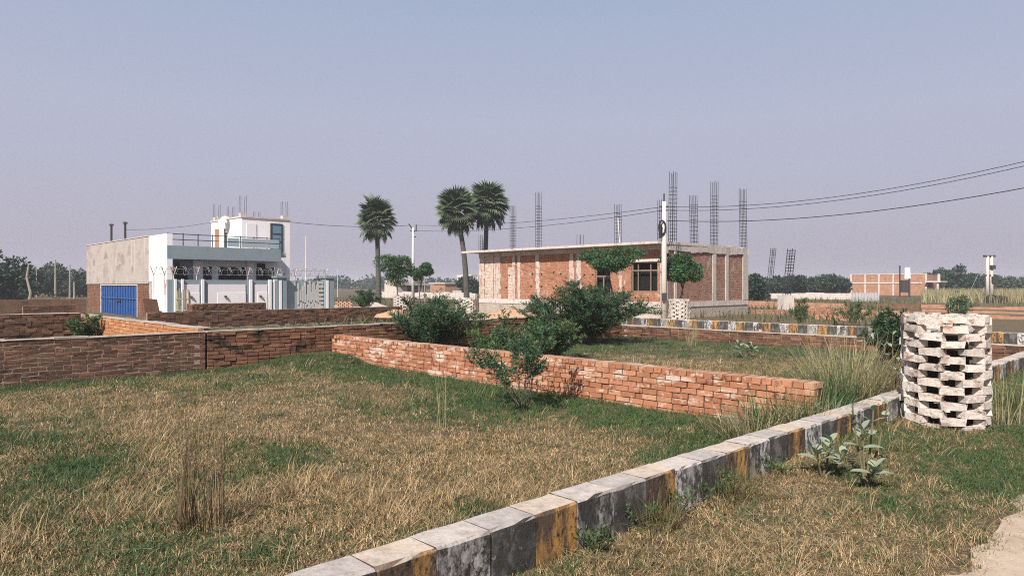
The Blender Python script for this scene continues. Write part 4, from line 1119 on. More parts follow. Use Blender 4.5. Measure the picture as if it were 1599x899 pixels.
# ------------------------------------------------------------------ shrubs
shrub('shrub', 'large dense feathery green shrub in front of the brick building', G(915, 18.8, 0), 1.56, 1.75, 46, 40, 42000, .07, .02, 'leaf_shrub_dark', r=.02, droop=.3)
shrub('shrub', 'feathery green shrub behind the orange wall left of the brick building', G(678, 15.9, 0), 1.28, 1.2, 28, 28, 17000, .065, .02, r=.014)
shrub('shrub', 'thin branching green shrub growing in front of the orange wall', (G(818, 8.9)[0], 8.9, 0), 1.14, .88, 14, 17, 4400, .05, .018, r=.0065, stem='bark', lean=(.02, .0), low=.26)
shrub('shrub', 'low leafy green shrub just behind the orange wall in the middle', G(790, 12.6, 0), .74, 1.0, 24, 22, 9500, .06, .022, 'leaf_weed', r=.01)
shrub('shrub', 'spreading green shrub behind the orange wall beside the large shrub', G(858, 14.4, 0), .8, 1.1, 22, 22, 9000, .06, .024, 'leaf_weed', r=.01)
shrub('shrub', 'dense dark green bush behind the near tree guard', G(1392, 13.6, 0), 1.0, .55, 20, 26, 9000, .055, .028, 'leaf_shrub_dark', r=.012)
shrub('shrub', 'small green bush on the ruined walls right of the brick building', G(1250, 25.5, 0), .95, .5, 9, 11, 1300, .08, .03, 'leaf_weed', r=.012)
shrub('shrub', 'green bush in front of the far brown building', G(1335, 27, 0), .95, .8, 9, 12, 1500, .09, .03, 'leaf_weed', r=.012)
shrub('shrub', 'tall weed with fan of leaves behind the near guard', G(1497, 20, 0), 1.25, .35, 9, 12, 1500, .09, .03, 'leaf_shrub', r=.012)
shrub('shrub', 'weedy green shrub beside the pointed end of the orange plot wall', G(135, 17.6, 0), .72, .8, 14, 16, 3600, .07, .03, 'leaf_weed', r=.01)
shrub('shrub', 'dark leafy plant by the roots of the single palm', G(572, 40, 0.05), 1.2, 1.1, 12, 14, 2500, .13, .05, 'leaf_shrub_dark', r=.02)

# ------------------------------------------------------------------ milkweed plants with broad pale leaves
def milk_leaf():
    v, f = [], []; L, Wd = 1.0, .66; prof = [(0, .08), (.2, .75), (.5, 1.0), (.78, .72), (1.0, .02)]
    for (t, w) in prof:
        z = -.22 * t * t
        v += [(-w * Wd / 2, t * L, z + .07 * w), (0, t * L, z), (w * Wd / 2, t * L, z + .07 * w)]
    for i in range(4):
        o = i * 3; f += [(o, o + 1, o + 4, o + 3), (o + 1, o + 2, o + 5, o + 4)]
    me = bpy.data.meshes.new('leaf'); me.from_pydata(v, [], f); me.update(); me.materials.append(MATS['leaf_milkweed'])
    me.polygons.foreach_set('use_smooth', [True] * 8); return me
ML = milk_leaf()
def milkweed(label, base, shoots):
    root = thing('milkweed_plant', label, 'plant', base, 'pale milkweed plants')
    b = MB()
    for (dx, dy, h_, ls, pairs) in shoots:
        top = Vector((base[0] + dx, base[1] + dy, base[2] + h_))
        mid = Vector((base[0] + dx * .6, base[1] + dy * .6, base[2] + h_ * .5))
        b.tube([Vector(base), mid, top], .010, .006, n=5)
        for q in range(pairs):
            t = 1 - q * .32; c = mid.lerp(top, max(0, t))
            for s_ in (0, 1):
                az = q * 1.57 + s_ * math.pi + rng.uniform(-.25, .25) + dx * 9
                el_ = 1.05 - q * .36 + rng.uniform(-.12, .12)
                d = Vector((math.cos(az) * math.cos(el_), math.sin(az) * math.cos(el_), math.sin(el_)))
                sd = d.cross(Vector((0, 0, 1))).normalized(); up = sd.cross(d)
                s = ls * (.60 + .18 * min(q, 2)) * rng.uniform(.85, 1.1)
                place('leaf', ML, root, c, Matrix((sd, d, up)).transposed().to_euler(), (s, s, s))
    b.build('stem', 'stem_green', root, uv=False)
milkweed('broad-leaved pale plant touching the kerb, the shorter of two near the guard', (2.40, 5.45, .05), [(-.07, -.06, .24, .15, 3), (.06, -.02, .30, .14, 3), (.14, -.05, .2, .14, 3)])
milkweed('taller broad-leaved pale plant in the grass near the tree guard', (2.62, 5.22, .05), [(-.02, -.18, .20, .15, 3), (.0, .05, .42, .15, 3), (.12, .12, .55, .13, 3), (-.05, .1, .6, .11, 2), (.27, .2, .58, .13, 2)])
milkweed('small whitish broad-leaved plant in the grass of the second plot', (*G(1163, 15)[:2], 0), [(-.12, 0, .3, .2, 3), (.1, 0, .26, .2, 3), (.22, .1, .2, .2, 3), (-.2, -.1, .14, .2, 3)])
milkweed('broad-leaved pale plant half hidden left of the near tree guard', (*G(1394, 8.5)[:2], 0), [(0, 0, .95, .12, 2), (-.05, .1, .8, .12, 2), (.05, 0, .62, .12, 2)])
milkweed('young grey-green plant at the end of the orange wall beside the kerb', (*G(1274, 7.35)[:2], 0), [(0, 0, .26, .17, 3), (.08, .05, .2, .15, 2)])
milkweed('broad-leaved pale weed beside the far end of the orange wall', (*G(548, 13.2)[:2], .1), [(0, 0, .14, .09, 3), (.08, 0, .1, .08, 2)])

# ------------------------------------------------------------------ blades: grass tufts, reeds, tall clumps
def blades(P, L, Wd, az, tilt, curl, segs=3, rs=rng):
    """tapered curved strips; all arrays of length n"""
    n = len(P); P = np.asarray(P, float)
    hd = np.stack([np.cos(az), np.sin(az), np.zeros(n)], 1)
    sd = np.stack([-np.sin(az), np.cos(az), np.zeros(n)], 1)
    tw = rs.uniform(-1.2, 1.2, n)[:, None]; sdt = sd * np.cos(tw) + hd * np.sin(tw)
    pos = P.copy(); rows = []
    for s_ in range(segs + 1):
        t = s_ / segs
        w = (Wd * (1 - t) ** .7 * .5 + Wd * .04)[:, None]
        rows.append(pos - sdt * w); rows.append(pos + sdt * w)
        a = tilt + curl * t
        pos = pos + (hd * np.sin(a)[:, None] + np.array([0, 0, 1.0]) * np.cos(a)[:, None]) * (L / segs)[:, None]
    V_ = np.stack(rows, 1)
    k_ = 2 * (segs + 1)
    base = (np.arange(n) * k_)[:, None]
    F_ = np.concatenate([np.stack([base + 2 * s_, base + 2 * s_ + 1, base + 2 * s_ + 3, base + 2 * s_ + 2], -1).reshape(-1, 4) for s_ in range(segs)])
    return V_.reshape(-1, 3), F_

def tuft_mesh(name, m, n, rad, hmin, hmax, wd, tmax, cmax, segs=3):
    a = rng.random(n) * 6.283; r = rad * np.sqrt(rng.random(n))
    P = np.stack([r * np.cos(a), r * np.sin(a), np.full(n, -.015)], 1)
    V_, F_ = blades(P, rng.uniform(hmin, hmax, n), wd * rng.uniform(.7, 1.3, n), rng.random(n) * 6.283, rng.uniform(.05, tmax, n), rng.uniform(.1, cmax, n), segs)
    return mesh_np(name, V_, F_, m)
protos = bpy.data.collections.new('grass_tufts')
def proto(i, name, *a, **k_):
    o = bpy.data.objects.new('%02d_%s' % (i, name), tuft_mesh(name, *a, **k_)); protos.objects.link(o)
# 0-3 dry, 4-6 green, 7-8 mixed, 9 tall dry
proto(0, 'dry', 'grass_dry', 24, .085, .025, .065, .0058, 1.5, 2.2)
proto(1, 'dry', 'grass_dry', 22, .09, .025, .06, .0055, 1.6, 2.4)
proto(2, 'dry', 'grass_dry', 20, .08, .03, .085, .0052, 1.3, 2.2)
proto(3, 'dry', 'grass_dry', 26, .10, .02, .05, .0060, 1.6, 1.8)
proto(4, 'green', 'grass_green', 24, .075, .03, .08, .0055, 1.1, 1.5)
proto(5, 'green', 'grass_green', 26, .085, .025, .06, .0052, 1.3, 1.3)
proto(6, 'green', 'grass_green', 18, .06, .04, .10, .0055, 1.0, 1.6)
proto(7, 'mixed', 'grass_mixed', 24, .08, .03, .085, .0050, 1.3, 1.8)
proto(8, 'mixed', 'grass_mixed', 24, .08, .025, .07, .0050, 1.5, 1.6)
proto(10, 'rosette', 'leaf_weed', 11, .02, .03, .06, .016, 1.35, .5, segs=2)
proto(9, 'tall', 'grass_dry', 10, .06, .08, .19, .0038, .9, 1.3)

def gpt(px, py):                                   # ground point seen at a photo position
    d = FPX * CAM_H / (py - HOR); return ((px - CXP) / FPX * d, d)
BLOBS = [(*gpt(100, 738), .55, .8), (*gpt(15, 690), .8, .6), (*gpt(470, 716), .45, .8), (*gpt(395, 706), .4, .5), (*gpt(120, 660), .6, .5), (*gpt(740, 790), .25, .7), (*gpt(450, 850), .3, .6),
         (*gpt(60, 800), .5, .4), (*gpt(900, 690), .6, .5), (*gpt(1190, 812), .22, .9), (*gpt(1020, 690), .5, .6), (*gpt(230, 880), .4, .5), (*gpt(1400, 800), .4, .6), (*gpt(1480, 720), .6, .55),
         (*gpt(1340, 760), .25, .8), (*gpt(1180, 890), .3, .6), (*gpt(1550, 770), .35, .8), (*gpt(1580, 660), .9, .8), (*gpt(560, 640), .5, .35), (*gpt(800, 635), 1.15, 1.2), (*gpt(930, 655), .8, 1.0), (*gpt(700, 610), .8, .7)]
STRAWB = [(*gpt(500, 780), .6, .6), (*gpt(640, 760), .5, .5), (*gpt(1010, 820), .35, .6), (*gpt(1230, 860), .5, .5), (*gpt(700, 700), .7, .5), (*gpt(860, 670), .7, .45), (*gpt(1140, 770), .4, .5)]
def greenness(x, y):
    u = UX * x + UY * y; v = VX * x + VY * y
    nz_ = fbm(x * 1.1 + 5, y * 1.1 + 2) - .5; n2 = fbm(x * .45 + 30, y * .45 + 8) - .5
    g = np.full(x.shape, .10)
    near_o = (U_ORANGE - u)
    band = smooth(1.75, .9, near_o + nz_ * 1.6) * (near_o > 0) * smooth(2.9, 3.6, v)
    g = np.maximum(g, band * .96)
    nd = V_DARK - v
    g = np.maximum(g, smooth(.95, .35, nd + nz_ * .8) * (nd > 0) * .85)
    g = np.where((v > 2.85) & (v < 3.9) & (u > 5.0) & (u < 7.4), np.maximum(g, .7), g)
    for (bx_, by_, r, s) in BLOBS: g = np.maximum(g, s * (.78 if s < 1 else 1) * np.exp(-((x - bx_) ** 2 + (y - by_) ** 2 * .55) / (r * r) * (1 + 1.5 * nz_)))
    g = g + nz_ * .75 + n2 * .9
    for (bx_, by_, r, s) in STRAWB: g = g - s * np.exp(-((x - bx_) ** 2 + (y - by_) ** 2 * .5) / (r * r))
    p2 = (u > U_ORANGE) & (u < U_FAR) & (v > 2.85) & (v < V_DARK)
    g2 = .12 + smooth(13.0, 15.6, u + nz_ * 3) * .9 + smooth(8.3, 10.2, v + nz_ * 2) * .9 + nz_ * .5
    g = np.where(p2, g2, g)
    verge = v < 2.6
    g = np.where(verge, g + .22 * smooth(4.0, 6.5, u) + .02, g)
    left = (v > V_DARK) & (u < 4.9)
    g = np.where(left, .9 + nz_, g)
    strip = (v > V_DARK) & (u > 4.9)
    g = np.where(strip, .55 + nz_ * 1.2, g)
    return np.clip(g, 0, 1)

def scatter(n, y0, y1, dens_pow=0.0, margin=2.6):
    """points over the ground in a wedge in front of the camera, a little wider than the view"""
    t = rng.random(n)
    pw = 1.0 - dens_pow
    lo, hi = y0 ** (pw + 1), y1 ** (pw + 1)
    Y = (lo + (hi - lo) * t) ** (1 / (pw + 1))
    X = rng.uniform(-1, 1, n) * (Y * .80 + margin)
    return X, Y
sets = [scatter(62000, 2.7, 7.2, .9), scatter(50000, 7.0, 14, 1.0), scatter(34000, 13.5, 32, 1.2)]
X = np.concatenate([s[0] for s in sets]); Y = np.concatenate([s[1] for s in sets])
u = UX * X + UY * Y; v = VX * X + VY * Y
edge_v = 0.93 + (fbm(u * .9, u * 0 + 3) - .5) * .55
keep = ~((v > V_KERB - .03) & (v < V_KERB + .25))
keep &= rng.random(len(v)) < smooth(-.22, .30, v - edge_v + .5 * (fbm(X * 3.1, Y * 3.1) - .5)) ** 1.3
keep &= ~((u > U_ORANGE - .02) & (u < U_ORANGE + .26) & (v > 2.9) & (v < 13.2))
keep &= ~((v > V_DARK - .02) & (v < V_DARK + .26) & (u < 17.6))
keep &= ~((u > 4.86) & (u < 5.15) & (v > V_DARK) & (v < 22.2))
keep &= ~((u > U_FAR - .02) & (u < U_FAR + .26) & (v > 2.9) & (v < 13.5))
keep &= ~((u > 20.9) & (u < 26.6) & (v > 2.7))
keep &= ~((v > 24.9) & (v < 25.3)) & ~((v > 21.9) & (v < 22.3) & (u < 5))
keep &= (u < 27) & (v < 33)
keep &= np.hypot(X - GUARD[0], Y - GUARD[1]) > .44
# thin, trodden patches on the verge
bare = fbm(X * 1.4 + 11, Y * 1.4 + 3)
keep &= ~((v < V_KERB) & (bare > .60) & (rng.random(len(v)) < .35))
keep &= ~((u > 8) & (u < 11.7) & (v > 30))
keep &= ~((fbm(X * 2.3 + 70, Y * 2.3 + 21) > .63) & (rng.random(len(v)) < .35) & (v > V_KERB))
X, Y, u, v = X[keep], Y[keep], u[keep], v[keep]
g = greenness(X, Y); rr_ = rng.random(len(X))
idx = np.where(rr_ < g * .9, rng.integers(4, 7, len(X)), np.where(rng.random(len(X)) < .20 + .4 * g, rng.integers(7, 9, len(X)), rng.integers(0, 4, len(X))))
tallp = (fbm(X * .8 + 50, Y * .8) > .56) & (idx < 4) & (rng.random(len(X)) < .12); idx = np.where(tallp, 9, idx); idx = np.where(rng.random(len(X)) < .018 + .03 * (fbm(X * 1.3 + 90, Y * 1.3) > .58), 10, idx)
scl = rng.uniform(.75, 1.25, len(X)) * (1.0 + .025 * np.clip(Y - 6, 0, 25)) * np.where(v < V_KERB, .82, 1.0)
scl *= .70 + .6 * fbm(X * 1.7, Y * 1.7)
scl = np.where((v > V_DARK) & (u < 4.9), scl * 1.9, scl)
scl = np.where((v > V_DARK) & (u >= 4.9), scl * 1.35, scl)
rot = np.stack([rng.normal(size=len(X)) * .12, rng.normal(size=len(X)) * .12, rng.random(len(X)) * 6.283], 1)
gm_ = bpy.data.meshes.new('grass')
gm_.vertices.add(len(X)); gm_.vertices.foreach_set('co', np.stack([X, Y, hz(X, Y)], 1).astype(np.float32).ravel())
a_ = gm_.attributes.new('tuft', 'INT', 'POINT'); a_.data.foreach_set('value', idx.astype(np.int32))
a_ = gm_.attributes.new('size', 'FLOAT', 'POINT'); a_.data.foreach_set('value', scl.astype(np.float32))
a_ = gm_.attributes.new('turn', 'FLOAT_VECTOR', 'POINT'); a_.data.foreach_set('vector', rot.astype(np.float32).ravel())
grass = bpy.data.objects.new('grass', gm_); COL.objects.link(grass)
tag(grass, 'short dry straw coloured grass with green patches covering the plots', 'grass', kind='stuff')
ng = bpy.data.node_groups.new('grass_tufts', 'GeometryNodeTree')
ng.interface.new_socket('Geometry', in_out='INPUT', socket_type='NodeSocketGeometry'); ng.interface.new_socket('Geometry', in_out='OUTPUT', socket_type='NodeSocketGeometry')
N_, L_ = ng.nodes, ng.links
gi, go = N_.new('NodeGroupInput'), N_.new('NodeGroupOutput')
iop = N_.new('GeometryNodeInstanceOnPoints'); ci = N_.new('GeometryNodeCollectionInfo')
ci.inputs['Collection'].default_value = protos; ci.inputs['Separate Children'].default_value = True; ci.inputs['Reset Children'].default_value = True
def named(nm, ty):
    q = N_.new('GeometryNodeInputNamedAttribute'); q.data_type = ty; q.inputs['Name'].default_value = nm
    return [o for o in q.outputs if o.enabled and o.name == 'Attribute'][0]
iop.inputs['Pick Instance'].default_value = True
L_.new(gi.outputs[0], iop.inputs['Points']); L_.new(ci.outputs[0], iop.inputs['Instance'])
L_.new(named('tuft', 'INT'), iop.inputs['Instance Index']); L_.new(named('size', 'FLOAT'), iop.inputs['Scale'])
e2r = N_.new('FunctionNodeEulerToRotation'); L_.new(named('turn', 'FLOAT_VECTOR'), e2r.inputs[0]); L_.new(e2r.outputs[0], iop.inputs['Rotation'])
L_.new(iop.outputs[0], go.inputs[0])
grass.modifiers.new('tufts', 'NODES').node_group = ng

# ------------------------------------------------------------------ taller clumps
def clump(name, label, base, n, rad, hmin, hmax, wd, tmax, cmax, m, segs=5, cat='grass clump', group=None, az=None):
    a = rng.random(n) * 6.283; r = rad * np.sqrt(rng.random(n))
    P = np.stack([base[0] + r * np.cos(a), base[1] + r * np.sin(a), np.full(n, base[2] - .02)], 1)
    P[:, 2] = hz(P[:, 0], P[:, 1]) - .02
    azs = a + rng.normal(size=n) * .7 if az is None else rng.normal(size=n) * .8 + az
    V_, F_ = blades(P, rng.uniform(hmin, hmax, n), wd * rng.uniform(.7, 1.3, n), azs, tmax * rng.random(n) ** 1.3 * (.4 + .6 * r / rad), cmax * rng.random(n), segs)
    o = link(name, mesh_np(name, V_, F_, m), at=base)
    return tag(o, label, cat, group)
bx_, by_ = gpt(318, 822)
b = thing('reed_clump', 'upright clump of dry brown reed stalks in the near left grass', 'reed clump', (bx_, by_, 0))
NS = 96; a = rng.random(NS) * 6.283; r = .07 * np.sqrt(rng.random(NS)); off = np.where(rng.random(NS) < .5, -.105, .075)
P = np.stack([bx_ + off + r * np.cos(a) * .8, by_ + r * np.sin(a) * 1.6, np.zeros(NS)], 1)
V_, F_ = blades(P, rng.uniform(.25, .92, NS) , .0062 * rng.uniform(.5, 1.3, NS), rng.random(NS) * 6.283, rng.random(NS) ** 2 * .30, rng.normal(size=NS) * .16, 5)
link('stalks', mesh_np('stalks', V_, F_, 'reed_dry'), b)
V_, F_ = blades(P[:14] + np.array([.03, 0, 0]), rng.uniform(.95, 1.28, 14), np.full(14, .0034), rng.random(14) * 6.283, rng.random(14) * .08, rng.normal(size=14) * .08, 6)
link('tall_stalks', mesh_np('tall_stalks', V_, F_, 'reed_dry'), b)
r = .23 * np.sqrt(rng.random(160)); a = rng.random(160) * 6.283
P = np.stack([bx_ + r * np.cos(a), by_ + r * np.sin(a), np.zeros(160)], 1)
V_, F_ = blades(P, rng.uniform(.10, .34, 160), .0045 * rng.uniform(.6, 1.3, 160), a, rng.random(160) * .9, rng.random(160) * 1.2, 4)
link('base_leaves', mesh_np('base_leaves', V_, F_, 'reed_dry'), b)

TG = 'tall grass along the kerb'
clump('tall_grass', 'tall arching grass clump behind the kerb left of the near tree guard', (*G(1325, 8.7)[:2], 0), 620, .38, .5, 1.12, .010, .75, .9, 'grass_tall', group=TG)
clump('tall_grass', 'green arching grass behind the kerb left of the tallest clump', (*G(1288, 8.3)[:2], 0), 420, .28, .35, .85, .008, .9, 1.0, 'grass_green', group=TG)
clump('tall_grass', 'brown tangled grass clump between the kerb and the near tree guard', (*G(1372, 8.6)[:2], 0), 620, .36, .3, .85, .006, 1.3, 1.3, 'reed_dry', group=TG)
clump('tall_grass', 'green and straw grass tuft at the near end of the orange wall', (*G(1215, 7.3)[:2], 0), 420, .34, .25, .60, .008, 1.0, 1.2, 'grass_green', group=TG)
clump('tall_grass', 'straw coloured arching tuft just left of the green one at the orange wall end', (*G(1178, 7.0)[:2], 0), 260, .30, .2, .5, .007, 1.0, 1.3, 'grass_tall', group=TG)
clump('tall_grass', 'mixed arching tuft between the kerb and the end of the orange wall', (*G(1250, 6.95)[:2], 0), 300, .30, .2, .5, .007, 1.0, 1.3, 'grass_mixed', group=TG)
clump('tall_grass', 'straw and green tuft hugging the broken end of the orange wall', (*G(1268, 7.05)[:2], 0), 320, .26, .25, .62, .007, .9, 1.2, 'grass_tall', group=TG)
clump('tall_grass', 'dark green blades rising at the corner of kerb and orange wall', (*G(1292, 7.35)[:2], 0), 260, .24, .25, .6, .008, .9, 1.2, 'grass_green', group=TG)
clump('tall_grass', 'low arching grass tuft along the orange wall end', (*G(1150, 7.25)[:2], 0), 260, .34, .15, .36, .007, 1.1, 1.2, 'grass_mixed', group=TG)
clump('tall_grass', 'weedy grass tuft leaning on the kerb below the white block', (*G(1020, 4.40)[:2], 0), 200, .15, .12, .36, .0045, 1.0, 1.2, 'grass_mixed', group=TG)
clump('tall_grass', 'dry weed tuft against the black and orange kerb blocks', (*G(1140, 4.98)[:2], 0), 220, .16, .12, .36, .0045, 1.0, 1.2, 'grass_mixed', group=TG)
clump('tall_grass', 'tall straw stalks to the right of the near tree guard', (*G(1560, 7.4)[:2], .08), 60, .25, .35, .8, .008, .7, .5, 'grass_tall', group=TG)
clump('tall_grass', 'green grass bank right of the near tree guard', (*G(1590, 8.6)[:2], .08), 420, .6, .2, .5, .008, 1.0, 1.2, 'grass_green', group=TG)
clump('tall_grass', 'thin dry stalks standing in front of the middle of the orange wall', (*gpt(690, 668), 0), 9, .08, .5, .85, .004, .15, .15, 'grass_tall', group=TG)
clump('tall_grass', 'lone straw tuft in the second plot before the far wall', (*G(1080, 18)[:2], 0), 60, .14, .4, .8, .008, .2, .3, 'grass_tall', group=TG)

for i, (px, py, hh, lab) in enumerate(((978, 836, .18, 'small dark leafy weed at the foot of the black kerb block nearest the camera'), (1062, 812, .22, 'leafy weed with dry twigs against the middle kerb blocks'),
        (1128, 788, .22, 'leafy weed hiding the foot of the grey kerb block'), (930, 874, .15, 'low dark weed in the straw beside the near kerb'), (1212, 757, .15, 'low green weed in the verge below the kerb'))):
    x, y = gpt(px, py)
    shrub('weed', lab, (x, y, float(hz(x, y))), hh, hh * 1.1, 9, 6, 260, .032, .013, 'leaf_weed', r=.003, cat='weed', group='leafy weeds along the kerb')
# loose straw lying on the verge and in the plot
n = 620
px = np.concatenate([rng.uniform(840, 1420, 430), rng.uniform(40, 700, 190)]); py = np.concatenate([rng.uniform(690, 899, 430), rng.uniform(700, 899, 190)])
q = np.array([gpt(a, b_) for a, b_ in zip(px, py)]); uq_, vq_ = UX * q[:, 0] + UY * q[:, 1], VX * q[:, 0] + VY * q[:, 1]
ok = (vq_ > 1.2) & ((vq_ < V_KERB - .06) | (vq_ > V_KERB + .3)); q = q[ok]; n = len(q)
V_, F_ = blades(np.stack([q[:, 0], q[:, 1], hz(q[:, 0], q[:, 1]) + rng.uniform(.02, .08, n)], 1), rng.uniform(.10, .42, n), np.full(n, .0042), rng.random(n) * 6.283, rng.normal(size=n) * .18 + 1.5, rng.normal(size=n) * .2, 3)
st = link('straw_litter', mesh_np('straw_litter', V_, F_, 'grass_tall')); tag(st, 'loose dry straw stalks scattered over the verge grass', 'straw', kind='stuff')

# pebbles and crumbs where the track meets the grass
pb_ = MB()
for i in range(420):
    uq_ = random.uniform(1.5, 14); vq_ = 0.95 + random.gauss(-.22, .25); s = random.uniform(.003, .011)
    x, y, _ = W(uq_, vq_); z = float(hz(x, y)) + s * .6 + .008
    pb_.poly([(x + s * random.uniform(.7, 1.3) * a, y + s * random.uniform(.7, 1.3) * b_, z + s * .7 * c_) for a, b_, c_ in ((1, 0, 0), (0, 1, 0), (-1, 0, 0), (0, -1, 0), (0, 0, 1), (0, 0, -1))],
             [(0, 1, 4), (1, 2, 4), (2, 3, 4), (3, 0, 4), (1, 0, 5), (2, 1, 5), (3, 2, 5), (0, 3, 5)])
tag(pb_.build('gravel', 'road_dust', uv=False), 'small pebbles scattered along the edge of the dusty track', 'gravel', kind='stuff')

# ------------------------------------------------------------------ heaps
def heap(name, label, c, rx, ry, h, m, cat='heap', seed=1):
    rs = np.random.default_rng(seed); v = []; f = []; NR, NA = 7, 26
    for i in range(NR + 1):
        t = i / NR
        for k_ in range(NA):
            a = 2 * math.pi * k_ / NA; r = t * (1 + .12 * math.sin(3 * a + seed) + .06 * rs.normal())
            z = h * max(0, (1 - t)) ** 1.05 * (1 + .08 * rs.normal()) - (.1 if i == NR else 0)
            v.append((c[0] + rx * r * math.cos(a), c[1] + ry * r * math.sin(a), c[2] + z))
    for i in range(NR):
        for k_ in range(NA):
            k2 = (k_ + 1) % NA; f.append((i * NA + k_, (i + 1) * NA + k_, (i + 1) * NA + k2, i * NA + k2))
    o = link(name, mesh_np(name, v, f, m, smooth_=True), at=c); return tag(o, label, cat)
heap('gravel_heap', 'small pale grey heap of sand below the single palm', (*G(582, 44)[:2], .12), 1.15, 1.0, .42, 'sand_heap')
heap('earth_heap', 'orange earth heap between the single palm and the feathery shrub', (*G(618, 27)[:2], .42), .8, .5, .2, 'earth_orange', seed=2)
heap('earth_heap', 'long orange earth bank at the foot of the brick building', (*G(800, 33)[:2], .0), 2.6, 1.6, .42, 'earth_orange', seed=3)
heap('earth_heap', 'pale rubble bank below the window of the brick building', (*G(1000, 30)[:2], .0), 1.9, 1.2, .5, 'rubble', seed=4)
lat = MB(); c_ = G(536, 37.5)
for k_ in range(7):
    for i in range(4):
        x = (i - 1.5) * .235 + (.1 if k_ % 2 else 0); lat.box((c_[0] + x * .95, c_[1], .15 + k_ * .075), .15, .22, .072)
tag(lat.build('brick_lattice', 'brick_orange', at=(c_[0], c_[1], .15), uv=False), 'small orange lattice brick stack right of the compound gate', 'brick stack')

# ------------------------------------------------------------------ ruined walls and buildings in the right background
def far_wall(label, px0, px1, d, y0, y1, m, pxm=None, t=.25, name='ruined_wall', cat='wall', group=None, z0=None):
    pm = (px0 + px1) / 2
    x, y, _ = G(pm, d); u_, v_ = UV(x, y)
    va, vb_ = sorted((v_at(px0, u_), v_at(px1, u_)))
    b = MB(); zt = CAM_H - (y0 - HOR) / FPX * d; zb = CAM_H - (y1 - HOR) / FPX * d if z0 is None else z0
    s_ = va
    while s_ < vb_ - .01:                          # ragged top, a run of bricks at a time
        e_ = min(vb_, s_ + random.uniform(.6, 2.2)); b.bx(u_, u_ + t, s_, e_, min(zb, -.02), zt + random.uniform(-.10, .05)); s_ = e_ + .001
    o = b.build(name, m, at=(x, y, 0)); return tag(o, label, cat, group)
RG = 'ruined plot walls on the right'
far_wall('dark red ruined wall stub just right of the brick building', 1172, 1232, 37, 481, 500, 'brickwork_red', group=RG)
far_wall('low pale brick course right of the brick building below the white wall', 1168, 1325, 46, 471, 478, 'brickwork_far', group=RG)
far_wall('sunlit stepped orange wall stub beside the small green bush', 1262, 1322, 35, 480, 500, 'brickwork_lit', group=RG)
far_wall('lower orange wall stub in front of the stepped one', 1268, 1345, 31, 490, 502, 'brickwork_far', group=RG)
far_wall('thin capped brick wall below the far brown building', 1335, 1436, 46, 474, 484, 'brickwork_old', group=RG)
far_wall('brown brick course behind the bush left of the near guard', 1340, 1420, 33, 485, 497, 'brickwork_far', group=RG)
far_wall('uppermost reddish brick course at the right edge below the dry field', 1405, 1660, 45, 477, 486, 'brickwork_far', group=RG)
far_wall('middle reddish brick course at the right edge', 1440, 1680, 38, 485, 496, 'brickwork_far', group=RG)
far_wall('lowest reddish brick course at the right edge above the striped kerb', 1480, 1700, 32, 494, 508, 'brickwork_far', group=RG)
far_wall('long low white wall beyond the ruins right of the brick building', 1150, 1336, 78, 457, 472, 'concrete_pale', name='white_wall')
fs = MB(); x, y, _ = G(1350, 66); u_, v_ = UV(x, y); va = v_at(1373, u_); vb_ = v_at(1330, u_)
k_ = 0; s_ = va
while s_ < vb_:
    fs.bx(u_ - (.05 if k_ % 2 else 0), u_ + .03, s_, s_ + .13, 0, .78 + .05 * (k_ % 3)); s_ += .14; k_ += 1
tag(fs.build('sheet_fence', 'sheet_grey', at=(x, y, 0), uv=False), 'grey corrugated sheet fence in front of the far brown building', 'fence')

FB = thing('far_building', 'far brown brick building with white frame and jutting balcony slab', 'building', G(1395, 110, 0))
x, y, _ = G(1447, 104); uf, vf = UV(x, y)
def F__(name, m, f, parent=FB):
    b = MB(); f(b); return b.build(name, m, parent)
fv = lambda p: v_at(p, uf)
F__('wall', 'brickwork_far', lambda b: b.bx(uf, uf + .3, fv(1447), fv(1328), 0, 3.15))
F__('return_wall', 'brickwork_far', lambda b: b.bx(uf + .301, uf + 6, fv(1447), fv(1447) + .3, 0, 3.1))
for p in (1329, 1351, 1372.5, 1395, 1446):
    F__('column', 'concrete_pale', lambda b: b.bx(uf - .06, uf - .003, fv(p) - .12, fv(p) + .12, 0, 3.3))
F__('floor_band', 'concrete_pale', lambda b: b.bx(uf - .09, uf - .062, fv(1440), fv(1328), 1.75, 1.98))
F__('coping', 'concrete', lambda b: b.bx(uf - .05, uf + .35, fv(1447), fv(1328), 3.153, 3.3))
F__('balcony_slab', 'concrete_pale', lambda b: b.bx(uf - .7, uf + 2.8, fv(1447) - 2.0, fv(1447) - .003, 1.95, 2.15))
F__('balcony_column', 'concrete_pale', lambda b: (b.bx(uf - .5, uf - .25, fv(1447) - 1.7, fv(1447) - 1.45, 0, 1.947), b.bx(uf + 2.2, uf + 2.45, fv(1447) - 1.7, fv(1447) - 1.45, 0, 1.947), b.bx(uf + 1.6, uf + 1.9, fv(1447) - 1.3, fv(1447) - 1.0, 2.153, 3.2)))
F__('doorway', 'dark_inside', lambda b: b.bx(uf + .8, uf + 1.8, fv(1447) - .02, fv(1447) - .003, .1, 1.7))
tag(F__('water_tank', 'paint_white', lambda b: b.tube([(*G(1417, 96)[:2], 2.4), (*G(1417, 96)[:2], 3.7), (*G(1417, 96)[:2], 3.95)], .42, .30, n=10), None), 'small white rounded tank standing before the far brown building', 'water tank')
tk = MB(); c_ = G(1411, 92); tk.tube([(c_[0] - .5, c_[1], 0), (c_[0] - .5, c_[1], 4.1)], .10, .09, n=6); tk.tube([(c_[0] + .75, c_[1], 0), (c_[0] + .75, c_[1], 2.4)], .12, n=6); tk.box((c_[0] + .05, c_[1], .6), .9, .4, 1.6)
